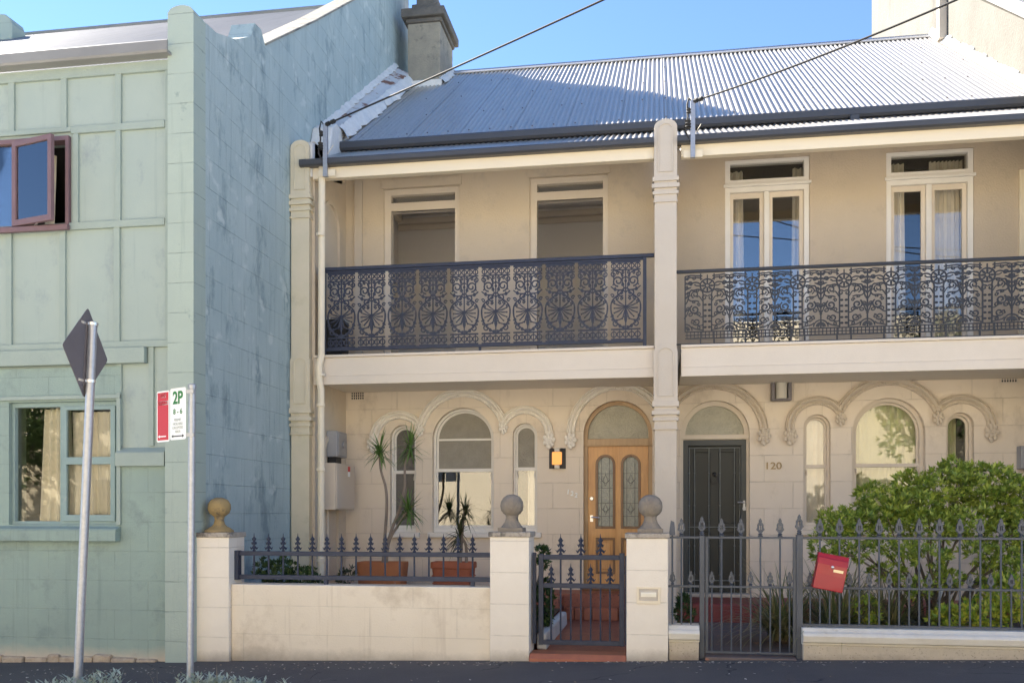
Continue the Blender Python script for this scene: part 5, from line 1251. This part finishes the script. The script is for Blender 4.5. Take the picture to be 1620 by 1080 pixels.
# red letterbox, tilted on the fence
lb = thing('letterbox', (px(1313, ry2-.08), ry2-.08, rz(905, 1313)), 'tilted red metal letterbox hung on the grey spear fence', 'letterbox')
w, h = .275, .33
def tilt(mb, c=lb.location, a=R(11)):
    mb.v = [(c.x+x*math.cos(a)+z*math.sin(a), c.y+y, c.z-x*math.sin(a)+z*math.cos(a)) for x, y, z in mb.v]; return mb
b_ = MB(); n = 8
prof = [(.055,-h/2),(.055,h/2),(.0,h/2),(-.045,h/2-.035),(-.06,h/2-.09),(-.062,-.02),(-.055,-h/2)]
b_.plate(prof, [], -w/2, w/2, axis='X'); tilt(b_).build('body', M['letter_red'], lb, bev=.008)
b_ = MB(); b_.hexa([(-w/2-.006,-.058,h/2-.085),(w/2+.006,-.058,h/2-.085),(w/2+.006,-.05,h/2-.085),(-w/2-.006,-.05,h/2-.085),(-w/2-.006,-.012,h/2+.012),(w/2+.006,-.012,h/2+.012),(w/2+.006,.056,h/2+.012),(-w/2-.006,.056,h/2+.012)]); tilt(b_).build('lid', M['letter_red'], lb, bev=.005)
b_ = MB(); b_.ball((.0,-.066,h/2-.105), .016, 8); tilt(b_).build('lock', M['steel_bright'], lb)
b_ = MB(); b_.box(.015, .105, -.069, -.063, h/2-.148, h/2-.122); tilt(b_).build('name_plate', M['brass'], lb)

# ================================================================== SIGN POSTS
def dpos(u, v, D):
    t = (u-U0)/F_PX; return Vector((D*(-math.sin(PSI)+math.cos(PSI)*t), D*(math.cos(PSI)+math.sin(PSI)*t), CAM_Z+(HOR-v)*D/F_PX))
# diamond warning sign seen from behind
pb, ptp = dpos(121, 1092, 8.05), dpos(147, 512, 8.05)
ss = thing('sign_post', (pb.x, pb.y, ground(pb.x)), 'leaning grey pole carrying a diamond road sign seen from behind', 'road sign')
b_ = MB(); b_.tube([pb-Vector((0,0,.2)), ptp], .038, 14); b_.lathe(tuple(ptp), [(.038,0),(.036,.012),(.02,.02)], 14); b_.build('pole', M['galv'], ss)
cs_ = dpos(136, 558, 8.05); ax = (ptp-pb).normalized()
hd_ = Vector((math.cos(R(88)+PSI), math.sin(R(88)+PSI), 0)); nn = hd_.cross(ax).normalized()
b_ = MB(); hl = .40; rows = []
def dia(r, off):
    P = [hd_*r, ax*r, -hd_*r, -ax*r]; out = []
    for i in range(4):
        p, q, s_ = P[i], P[(i-1) % 4], P[(i+1) % 4]
        out += [cs_+p+(q-p)*.06+nn*off, cs_+p*.975+nn*off, cs_+p+(s_-p)*.06+nn*off]
    return out
f0, f1 = dia(hl, -.002), dia(hl, .002); k = len(f0)
b_.add(f0+f1, [tuple(range(k)), tuple(reversed(range(k, 2*k)))]+[(i, (i+1) % k, (i+1) % k+k, i+k) for i in range(k)])
plate_o = b_.build('sign_plate', M['sign_back'], ss)
for s_ in (.64, -.62):
    b_ = MB(); c = cs_+ax*hl*s_; pp_ = pb+ax*((c-pb).dot(ax)); 
    b_.tube([pp_-ax*.012, pp_+ax*.012], .046, 14); b_.bar(pp_, c, .02, .022); L_ = hl*(1-abs(s_))*.75; b_.bar(c-hd_*L_, c+hd_*L_*.5, .012, .02); b_.build('clamp', M['steel_bright'], ss)
b_ = MB(); b_.bar(cs_-ax*hl*.72-nn*.0+hd_*(-.02), cs_+ax*hl*.66+hd_*(-.02), .03, .02); b_.build('stiffener', M['sign_back'], ss)
# parking sign
pb, ptp = dpos(300.5, 1092, 8.05), dpos(304, 611, 8.05)
s2 = thing('sign_post', (pb.x, pb.y, ground(pb.x)), 'grey pole with red and white parking signs before the green corner', 'road sign')
b_ = MB(); b_.tube([pb-Vector((0,0,.2)), ptp], .031, 14); b_.lathe(tuple(ptp), [(.037,-.02),(.037,.012),(.03,.02),(.01,.024)], 14); b_.build('pole', M['galv'], s2)
yaw = R(27)                                           # plates run back and to the left of the pole
dr = Vector((-math.cos(yaw), math.sin(yaw), 0)); up = Vector((0,0,1)); nf = Vector((-math.sin(yaw), -math.cos(yaw), 0))
def sign(name, d0, d1, z0, z1, m, parent):
    b_ = MB(); base = Vector((ptp.x, ptp.y, 0)); r = .02; q = []
    for (cx, cz, a) in ((d1-r, z1-r, 0), (d0+r, z1-r, 90), (d0+r, z0+r, 180), (d1-r, z0+r, 270)):
        for i in range(5):
            an = R(a+90*i/4); q.append((cx+r*math.cos(an), cz+r*math.sin(an)))
    k = len(q); f0 = [base+dr*a+up*b+nf*.040 for a, b in q]; f1 = [base+dr*a+up*b+nf*.037 for a, b in q]
    b_.add(f0+f1, [tuple(range(k)), tuple(reversed(range(k, 2*k)))]+[(i, (i+1) % k, (i+1) % k+k, i+k) for i in range(k)])
    return b_.build(name, m, parent)
ztop = ptp.z-.005; zbot = pz(695, 287, dpos(287, 0, 8.1).y)
ws_, wr_ = .235, .195
d_w0, d_w1, d_r0, d_r1 = .035, .035+ws_, .035+ws_+.012, .035+ws_+.012+wr_
sgw = sign('parking_plate', d_w0, d_w1, zbot, ztop, M['sign_white'], s2)
sgr = sign('stopping_plate', d_r0, d_r1, zbot-.01, ztop-.01, M['sign_white'], s2)
def bar_on(d0, d1, z0, z1, m, parent, name, off=.0415):
    base = Vector((ptp.x, ptp.y, 0)); b_ = MB()
    P = [base+dr*a+up*b for a, b in ((d0,z0),(d1,z0),(d1,z1),(d0,z1))]
    b_.add([p+nf*.0405 for p in P]+[p+nf*off for p in P], [(0,1,2,3),(7,6,5,4),(0,1,5,4),(1,2,6,5),(2,3,7,6),(3,0,4,7)]); return b_.build(name, m, parent)
H = ztop-zbot
bar_on(d_r0+.014, d_r1-.014, zbot+.005, ztop-.025, M['sign_red'], sgr, 'red_field')
rotz = math.atan2(-dr.y, -dr.x)                        # reading direction: from far end to pole
def sign_text(s, d_, z, size, m, parent, sx=1.0, bold=0.0, off=.0425):
    loc = Vector((ptp.x, ptp.y, 0))+dr*d_+up*z+nf*off
    return text_mesh('lettering', s, size, m, parent, loc, (R(90), 0, rotz), .0006, sx, bold=bold)
cw = (d_w0+d_w1)/2; cr = (d_r0+d_r1)/2
sign_text('2P', cw, zbot+H*.80, .155, M['sign_green'], sgw, .95, .004)
sign_text('8 - 6', cw, zbot+H*.54, .066, M['sign_green'], sgw, 1.1, .001)
for k, s in enumerate(('PERMIT', 'HOLDERS', 'EXCEPTED', 'AREA')): sign_text(s, cw, zbot+H*(.38-.075*k), .034, M['sign_pale'], sgw, 1.0)
def arrow(d0, d1, z, m, parent, heads):
    bar_on(min(d0,d1), max(d0,d1), z-.005, z+.005, m, parent, 'arrow', .0428)
    base = Vector((ptp.x, ptp.y, 0))+nf*.0424; b_ = MB()
    for (d_, s_) in heads:
        b_.add([base+dr*(d_+s_*.028)+up*z, base+dr*d_+up*(z+.015), base+dr*d_+up*(z-.015)], [(0,1,2)])
    b_.build('arrowhead', m, parent, recalc=False)
arrow(d_w0+.045, d_w1-.045, zbot+H*.07, M['sign_black'], sgw, [(d_w0+.05,-1),(d_w1-.05,1)])
arrow(d_r0+.05, d_r1-.05, zbot+H*.085, M['sign_white'], sgr, [(d_r1-.05,1)])
bar_on(cr-.045, cr+.035, zbot+H*.845, zbot+H*.925, M['sign_white'], sgr, 'white_field')
sign_text('NO', cr-.005, zbot+H*.885, .045, M['sign_red'], sgr, 1.0, .001, .0432)
bar_on(d_r0+.018, d_r1-.018, zbot+H*.70, zbot+H*.78, M['sign_white'], sgr, 'white_band')
sign_text('STOPPING', cr, zbot+H*.74, .032, M['sign_red'], sgr, .95, .001, .0432)
b_ = MB(); b_.box(ptp.x-.036, ptp.x+.036, ptp.y-.044, ptp.y-.030, zbot+.02, zbot+.05); b_.box(ptp.x-.036, ptp.x+.036, ptp.y-.044, ptp.y-.030, ztop-.06, ztop-.03); b_.build('clamp', M['galv'], s2)

# ================================================================== PLANTS
def leaf(mb, p, d, L, w, up=None, fold=.25, droop=0.0):
    d = d.normalized(); up = up or Vector((0,0,1))
    s = d.cross(up); s = s.normalized() if s.length > 1e-4 else Vector((1,0,0)); n = s.cross(d)
    m1 = p+d*L*.45-n*0+Vector((0,0,-droop*L*.12)); tip = p+d*L+Vector((0,0,-droop*L*.45))
    mb.add([p, m1+s*w*.5+n*w*fold*.5, tip, m1-s*w*.5+n*w*fold*.5], [(0,1,2),(0,2,3)])
def blade(mb, p, d, L, w, droop=.5, n=5, wiggle=0):
    d = d.normalized(); s = d.cross(Vector((0,0,1))); s = s.normalized() if s.length > 1e-3 else Vector((1,0,0))
    vs = []; cur = Vector(p); dd = d.copy()
    for i in range(n+1):
        t = i/n; ww = w*(.75+.5*t if t < .35 else (1-t)*1.25+.02)*.5
        vs += [cur+s*ww, cur-s*ww]; dd = (dd+Vector((0,0,-droop/n*1.5))).normalized(); cur = cur+dd*L/n
    mb.add(vs, [(2*i,2*i+1,2*i+3,2*i+2) for i in range(n)])
def rosette(mb, p, ax, L, w, n, r, spread=.9):
    ax = ax.normalized(); a = ax.orthogonal().normalized(); b = ax.cross(a); o = r.random()*6
    for i in range(n):
        an = o+2*PI*i/n*1.0+r.uniform(-.3,.3); e = spread*r.uniform(.6,1.2)
        d_ = ax+(a*math.cos(an)+b*math.sin(an))*e
        leaf(mb, p+d_*.01, d_, L*r.uniform(.7,1.15), w*r.uniform(.8,1.2), up=ax, fold=.3)
def shrub(name, blobs, label, cat, m, base, L=.06, w=.022, dens=420, seed=1, stems=8, gaps=.25, nleaf=6, trunkm='bark', mixed=False):
    r = random.Random(seed); t_ = thing(name, base, label, cat); f = MB(); tips = []
    for (c, rad) in blobs:
        c = Vector(c); rad = Vector(rad); area = (rad.x*rad.y+rad.x*rad.z+rad.y*rad.z)*4
        # sub-clumps so that the outline is uneven and light falls in between
        subs = [(Vector((r.gauss(0,1),r.gauss(0,1),r.gauss(0,1))).normalized(), r.uniform(.8,1.13)) for _ in range(26)]
        nn_ = int(area*dens)
        for _ in range(nn_):
            d_ = Vector((r.gauss(0,1),r.gauss(0,1),r.gauss(0,1))).normalized()
            best = max(subs, key=lambda s_: s_[0].dot(d_)); dot = best[0].dot(d_)
            if dot < 1-gaps*r.uniform(.35,1.2): 
                if r.random() < .62: continue
            k = best[1]*(1-.42*r.random()**1.8)*(.86+.14*dot)
            p = c+Vector((d_.x*rad.x, d_.y*rad.y, d_.z*rad.z))*k
            a_ = (d_*.7+Vector((0,0,.5))+Vector((r.gauss(0,.35),r.gauss(0,.35),r.gauss(0,.3))))
            k2 = r.choice((.65,.85,1.0,1.25)) if mixed else 1.0
            rosette(f, p, a_, L*k2, w*k2, r.randint(4, 8) if mixed else nleaf, r)
        tips += [c+Vector((s_[0].x*rad.x, s_[0].y*rad.y, s_[0].z*rad.z))*.7 for s_ in subs[:1]]
    f.build('foliage', m, t_, recalc=False)
    b_ = MB(); base = Vector(base)
    for q in tips:
        s0 = base+Vector((r.uniform(-.12,.12), r.uniform(-.08,.08), 0)); mid = s0.lerp(q, .5)+Vector((r.uniform(-.08,.08), r.uniform(-.08,.08), .08))
        b_.tube([s0, s0.lerp(mid,.5)+Vector((r.uniform(-.06,.06),0,.06)), mid+Vector((r.uniform(-.1,.1),0,r.uniform(-.02,.1))), q], [.024,.019,.012,.004], 6)
    b_.build('stems', M[trunkm], t_)
    return t_
ys = 10.35
def sp_(u, v, y): return (px(u, y), y, pz(v, u, y))
def blob(u, v, y, ru, rv, ry_): k = ppm(u, y); return (sp_(u, v, y), (ru/k, ry_, rv/k))
r_b = random.Random(88); BL = []
for (u, v, y, ru, rv, ry_) in ((1500,775,10.5,58,34,.35),(1438,800,10.3,50,30,.3),(1395,812,10.25,46,28,.28),(1560,770,10.5,52,34,.35),(1610,790,10.4,50,40,.35),(1360,835,10.15,42,28,.26),(1325,830,9.95,30,24,.2),
        (1470,832,10.2,56,26,.3),(1540,825,10.25,50,26,.3),(1600,845,10.2,44,26,.3),(1420,868,9.9,42,15,.18),(1470,882,9.85,36,13,.15),(1300,858,9.7,20,28,.14),(1345,870,9.8,30,16,.15),(1508,742,10.6,26,18,.2),(1650,830,10.2,40,70,.35),(1590,880,10.0,24,18,.16),(1440,765,10.5,30,18,.2),(1380,785,10.4,26,16,.18),(1545,875,10.0,20,14,.14),(1312,905,9.75,22,18,.14),(1405,905,9.9,26,14,.16),(1500,915,9.9,24,14,.16),(1570,905,9.95,26,18,.16),(1615,915,9.9,22,22,.16),(1455,930,9.75,18,14,.14)):
    BL.append(blob(u+r_b.uniform(-4,4), v+r_b.uniform(-3,3), y, ru, rv, ry_))
shrub('shrub', BL, 'large green leafy shrub spreading behind the grey spear fence', 'shrub', M['leaf_shrub'], (px(1478, 10.3), 10.3, .25), L=.066, w=.023, dens=260, seed=5, gaps=.34, mixed=True)
shrub('shrub', [blob(1545, 972, 9.6, 60, 16, .22), blob(1595, 950, 9.7, 40, 34, .25), blob(1500, 978, 9.6, 30, 10, .18)], 'low yellow green shrub at the foot of the fence, lower right', 'shrub', M['leaf_varieg'], (px(1560, 9.65), 9.65, .22), L=.075, w=.03, dens=260, seed=9)
shrub('shrub', [blob(1365, 965, 9.7, 24, 20, .15), blob(1385, 985, 9.7, 18, 10, .12)], 'small bright green sprig under the red letterbox fence', 'shrub', M['leaf_varieg'], (px(1370, 9.7), 9.7, .22), L=.07, w=.028, dens=150, seed=19)
shrub('shrub', [blob(440, 905, 9.75, 34, 24, .22), blob(478, 915, 9.8, 30, 16, .2)], 'small dark green shrub behind the blue iron fence near the green wall', 'shrub', M['leaf_dark'], (px(450, 9.75), 9.75, .32), L=.05, w=.022, dens=420, seed=12)
shrub('shrub', [blob(861, 955, 10.0, 13, 42, .18), blob(858, 880, 10.1, 12, 14, .12)], 'small bushy plant on the white edging behind the blue gate', 'shrub', M['leaf_dark'], (px(855, 10.0), 10.0, .30), L=.055, w=.028, dens=420, seed=14)
shrub('shrub', [blob(1082, 965, 9.9, 12, 22, .15)], 'little dark plant beside the pier left of the grey gate', 'shrub', M['leaf_dark'], (px(1082, 9.9), 9.9, .17), L=.06, w=.02, dens=420, seed=15)
shrub('shrub', [blob(548, 912, 10.2, 16, 14, .14)], 'sparse reddish brown plant beside the long terracotta planter', 'shrub', M['leaf_bronze'], (px(548, 10.2), 10.2, .33), L=.06, w=.02, dens=200, seed=16)
def clump(name, c, n, L, w, m, label, seed, droop=.7, spread=.55, flat=1.0):
    r = random.Random(seed); t_ = thing(name, c, label, 'plant'); f = MB(); c = Vector(c)
    for i in range(n):
        a = r.uniform(0, 2*PI); d_ = Vector((math.cos(a)*spread*r.uniform(.2,1.2), math.sin(a)*spread*r.uniform(.2,1.2)*flat, 1))
        blade(f, c+Vector((r.uniform(-.10,.10), r.uniform(-.08,.08)*flat, 0)), d_, L*r.uniform(.6,1.15), w, droop*r.uniform(.5,1.5), 6)
    f.build('leaves', m, t_, recalc=False)
    b_ = MB(); b_.lathe((c.x,c.y,c.z-.02), [(.09,0),(.08,.04),(.04,.09)], 10); b_.build('crown_base', M['soil'], t_); return t_
clump('strappy_plant', (px(1240, 10.0), 10.0, .2), 280, .98, .026, M['leaf_strap'], 'grassy strap leaved clump just behind the grey gate', 31, 1.0, .75)
clump('strappy_plant', (px(1322, 10.0), 9.9, .22), 320, 1.0, .026, M['leaf_strap'], 'dense dark strap leaved clump behind the fence below the red letterbox', 32, .9, .75)
clump('strappy_plant', (px(1405, 10.0), 10.0, .22), 240, .9, .026, M['leaf_strap'], 'strap leaved clump under the middle of the large shrub', 33, .9, .75)
# pipe rising among the shrubs
gp = MB(); x = px(1484, 10.6); gp.tube([(x, 10.6, .2), (x, 10.6, pz(925, 1484, 10.6))], .05, 12); gp.lathe((x, 10.6, .22), [(.10,0),(.09,.05),(.05,.08)], 12)
tag(gp.build('standpipe', M['curb_white'], None), 'pale round standpipe among the stems of the shrub', 'pipe')
# pots on the verandah
def planter(u0, u1, v0, y, label, m, ribs):
    x0, x1 = px(u0, y), px(u1, y); zt = pz(v0, (u0+u1)/2, y); xc = (x0+x1)/2; hw = (x1-x0)/2; z0 = .452
    t_ = thing('planter', (xc, y, z0), label, 'planter'); b_ = MB()
    def rr(hw_, d_, z, n=28):
        o = []
        for i in range(n):
            a = 2*PI*i/n; ca, sa = math.cos(a), math.sin(a); e = .35
            o.append((xc+hw_*math.copysign(abs(ca)**e, ca), y+d_*math.copysign(abs(sa)**e, sa), z))
        return o
    prof = [(.82,0),(.86,.1),(.90,.28),(.93,.36),(.93,.37),(1.0,.38),(1.0,.44),(.98,.46),(.90,.46),(.88,.40)] if ribs else [(.88,0),(.93,.15),(.97,.33),(1.0,.42),(1.0,.46),(.93,.46),(.91,.40)]
    H_ = zt-z0; vs = []; n = 28; dpt_ = .19
    for k, z in prof: vs += rr(hw*k, dpt_*k, z0+z/.46*H_, n)
    fs = [(i*n+j, i*n+(j+1) % n, (i+1)*n+(j+1) % n, (i+1)*n+j) for i in range(len(prof)-1) for j in range(n)]+[tuple(range(n)), tuple((len(prof)-1)*n+j for j in range(n))]
    b_.add(vs, fs, True); b_.build('pot', m, t_, auto=50)
    if ribs:
        b_ = MB()
        for z in (.12,.17,.22,.27):
            vs = rr(hw*(.86+.03*z/.1), dpt_*(.86+.03*z/.1)+.006, z0+z/.46*H_-.008)+rr(hw*(.875+.03*z/.1), dpt_*(.88+.03*z/.1)+.008, z0+z/.46*H_)+rr(hw*(.86+.03*z/.1), dpt_*(.86+.03*z/.1)+.006, z0+z/.46*H_+.012)
            b_.add(vs, [(i*n+j, i*n+(j+1) % n, (i+1)*n+(j+1) % n, (i+1)*n+j) for i in range(2) for j in range(n)], True)
        b_.build('ribs', m, t_)
    b_ = MB(); b_.add(rr(hw*.89, dpt_*.89, z0+.405/.46*H_), [tuple(range(n))]); b_.build('potting_soil', M['soil'], t_, recalc=False)
    return xc, zt
PY = 11.85
x1_, zt_a = planter(568, 643, 888, PY, 'long smooth terracotta planter on the verandah holding the tall dracaena', M['terracotta'], False)
x2_, zt_b = planter(684, 752, 888, PY, 'ribbed terracotta planter below the centre arched window', M['terracotta_red'], True)
def dracaena(base, stems, label, m, seed, Lf=.36):
    r = random.Random(seed); t_ = thing('dracaena', base, label, 'plant'); tr = MB(); lv = MB()
    for pts in stems:
        P = [Vector(p) for p in pts]; rs = [.022-.010*i/(len(P)-1) for i in range(len(P))]
        # smooth
        Q = []
        for i in range(len(P)-1):
            p0_, p1_, p2_, p3_ = P[max(i-1,0)], P[i], P[i+1], P[min(i+2,len(P)-1)]
            for k in range(6):
                t = k/6; Q.append(.5*((2*p1_)+(-p0_+p2_)*t+(2*p0_-5*p1_+4*p2_-p3_)*t*t+(-p0_+3*p1_-3*p2_+p3_)*t**3))
        Q.append(P[-1]); n = len(Q); tr.tube(Q, [.024-.010*i/(n-1) for i in range(n)], 7)
        top = P[-1]
        for i in range(64):
            a = r.uniform(0, 2*PI); el = r.uniform(-.75, 1.35); d_ = Vector((math.cos(a)*math.cos(el), math.sin(a)*math.cos(el), math.sin(el)))
            blade(lv, top+Vector((0,0,r.uniform(-.10,.05))), d_, Lf*r.uniform(.65,1.1), .026, .35 if el > .3 else .55, 5)
    tr.build('trunk', M['bark_pale'], t_); lv.build('leaves', m, t_, recalc=False)
def q(u, v, y=PY): return sp_(u, v, y)
dracaena((px(606, PY), PY, zt_a-.06), [[q(606,893), q(609,850), q(612,800), q(610,770), q(602,740), q(601,712)], [q(611,893), q(616,850), q(632,805), q(640,770), q(641,735), q(649,708,PY-.05)], [q(609,893), q(616,855), q(630,830), q(646,806,PY-.1)]],
         'tall dracaena with three spiky leaf heads and thin bent trunks', M['leaf_drac'], 41, .34)
dracaena((px(730, PY), PY, zt_b-.06), [[q(728,893), q(731,850), q(735,808)], [q(738,893), q(737,862), q(727,845)]], 'short spiky dracaena in front of the centre arched window', M['leaf_bronze'], 42, .34)
# verge weeds
def weed(u, D, label, n, h, m, seed, spread=.5):
    r = random.Random(seed); p = dpos(u, 900, D); p.z = ground(p.x)-.01
    t_ = thing('weed_tuft', p, label, 'weed', 'weed tufts at the footpath edge'); f = MB()
    for i in range(n):
        a = r.uniform(0, 2*PI); rad = r.uniform(0, .24)
        b_ = p+Vector((math.cos(a)*rad, math.sin(a)*rad*.5, 0)); d_ = Vector((math.cos(a)*spread*r.random(), math.sin(a)*spread*r.random(), 1))
        hh = h*r.uniform(.5,1.1)
        blade(f, b_, d_, hh, .010, .3, 3)
        for k in range(4):
            a2 = r.uniform(0, 2*PI); leaf(f, b_+d_.normalized()*hh*(.35+.14*k), Vector((math.cos(a2), math.sin(a2), .7)), .08, .022)
    f.build('leaves', m, t_, recalc=False)
    s_ = MB()
    for i in range(5):
        a = r.uniform(0, 2*PI); s_.tube([p+Vector((math.cos(a)*.1, math.sin(a)*.05, 0)), p+Vector((math.cos(a)*.15, math.sin(a)*.08, h*.6))], [.004,.002], 5)
    s_.build('stems', M['leaf_dry'], t_, recalc=False)
for i, (u, D, n, h, lab) in enumerate(((100, 7.75, 34, .20, 'silvery weed tuft left of the diamond sign pole foot'), (152, 7.75, 44, .24, 'tall silvery weed tuft right of the diamond sign pole foot'),
        (255, 7.65, 22, .13, 'low silvery weed left of the parking sign pole'), (325, 7.75, 52, .22, 'silvery weed tuft hugging the parking sign pole foot'), (365, 7.72, 40, .17, 'pale weed tuft second right of the parking sign pole'), (410, 7.70, 34, .14, 'low pale weed at the right end of the weeds'))):
    weed(u, D, lab, n, h, M['leaf_silver'], 50+i)
r = random.Random(77); dg_ = MB()
for (u, D, h) in ((255,7.8,.24),(238,7.8,.2),(345,7.75,.32),(352,7.75,.26),(392,7.75,.28),(402,7.75,.24),(300,7.8,.18),(420,7.75,.2)):
    p = dpos(u, 900, D); p.z = ground(p.x)-.02
    for k in range(3): blade(dg_, p+Vector((r.uniform(-.05,.05),0,0)), Vector((r.uniform(-.7,.4), r.uniform(-.2,.2), 1)), h*r.uniform(.7,1.1), .006, .8, 5)
o = dg_.build('dry_grass', M['leaf_dry'], None, recalc=False); tag(o, 'dry grass blades among the weeds at the kerb', 'grass', kind='stuff')
# litter and mortar crumbs on the pavement
lt = MB(); r = random.Random(5)
for i in range(460):
    u = r.uniform(0, 1620); D = r.uniform(7.8, 9.2) if i % 4 == 0 else r.uniform(8.85, 9.35); p = dpos(u, 900, D)
    if p.y > YG-.05: p.y = YG-.06-r.random()*.08
    p.z = ground(p.x)+.003; s = r.uniform(.006,.022); a = r.uniform(0,6)
    e = Vector((math.cos(a), math.sin(a), 0))*s; g_ = Vector((-math.sin(a), math.cos(a), 0))*s*.6
    lt.add([p-e, p+g_, p+e+Vector((0,0,.006)), p-g_], [(0,1,2,3)])
o = lt.build('leaf_litter', M['litter'], None, recalc=False); tag(o, 'pale leaf litter and crumbs scattered on the asphalt', 'litter', kind='stuff')

# ================================================================== OTHER SIDE OF THE STREET (seen in the window reflections)
ob = thing('brick_building', (-4, -7.2, 0), 'cream brick building across the street, reflected in the windows', 'building')
b_ = MB(); holes = []
for x in (-17, -13, 2.6): holes.append(rect(x, x+1.2, 1.1, 2.6)); holes.append(rect(x, x+1.2, 4.0, 5.4))
b_.plate(rect(-24, 26, -1, 8.3), holes, -7.2, -7.5); b_.build('wall', M['brick_cream'], ob)
b_ = MB(); b_.box(-24, 26, -16, -15.7, -1, 8); b_.box(25.7, 26, -15.7, -7.51, -1, 8); b_.box(-24, -23.7, -15.7, -7.51, -1, 8); b_.build('rear_wall', M['brick_cream'], ob)
b_ = MB(); b_.box(-24, 26, -15.7, -7.5, 7.6, 7.75); b_.build('roof', M['gutter_grey'], ob)
for h in holes:
    b_ = MB(); b_.plate([(p[0], p[1]) for p in h], [rect(h[0][0]+.06, h[1][0]-.06, h[0][1]+.06, h[2][1]-.06)], -7.38, -7.3); w_ = b_.build('window', M['white_paint'], ob)
    b_ = MB(); b_.box(h[0][0]+.05, h[1][0]-.05, -7.36, -7.34, h[0][1]+.05, h[2][1]-.05); b_.build('pane', M['interior_dark'], w_)
b_ = MB(); b_.tube([(-1.4, -3.7, -.2), (-1.35, -3.7, 8.0)], [.15,.11], 10)
up_ = thing('utility_pole', (-1.4, -3.7, 0), 'timber utility pole across the street, reflected in the arched window', 'pole')
b_.build('pole', M['bark'], up_); b_ = MB(); b_.box(-2.4, -.3, -3.86, -3.76, 7.3, 7.42); b_.build('crossarm', M['bark'], up_)
def tree(c, hgt, rad, seed, label):
    r = random.Random(seed); t_ = thing('street_tree', (c[0], c[1], ground(c[0])), label, 'tree'); c = Vector((c[0], c[1], ground(c[0])))
    b_ = MB(); b_.tube([c, c+Vector((.1,0,hgt*.3)), c+Vector((.0,.1,hgt*.55)), c+Vector((.1,.1,hgt*.9))], [.22,.17,.12,.03], 9)
    f = MB()
    for i in range(12):
        a = r.uniform(0,2*PI); q_ = c+Vector((math.cos(a)*rad*.6, math.sin(a)*rad*.6, hgt*r.uniform(.5,.95)))
        b_.tube([c+Vector((0,0,hgt*.4)), c.lerp(q_,.6)+Vector((0,0,hgt*.22)), q_], [.08,.05,.015], 6)
        for k in range(130):
            d_ = Vector((r.gauss(0,1),r.gauss(0,1),r.gauss(0,.7))).normalized()*rad*.5*r.random()**.4
            rosette(f, q_+d_, d_+Vector((0,0,.3)), .22, .09, 5, r)
    b_.build('trunk', M['bark'], t_); f.build('crown', M['leaf_tree'], t_, recalc=False)
tree((9.3, -6.0), 7.5, 2.4, 61, 'leafy street tree across the road, nearer the brick building')
tree((14.5, -5.5), 6.5, 2.2, 62, 'smaller leafy street tree across the road, farther along')
tree((-18.5, -5.2), 6.0, 2.6, 63, 'leafy street tree across the road opposite the green building')
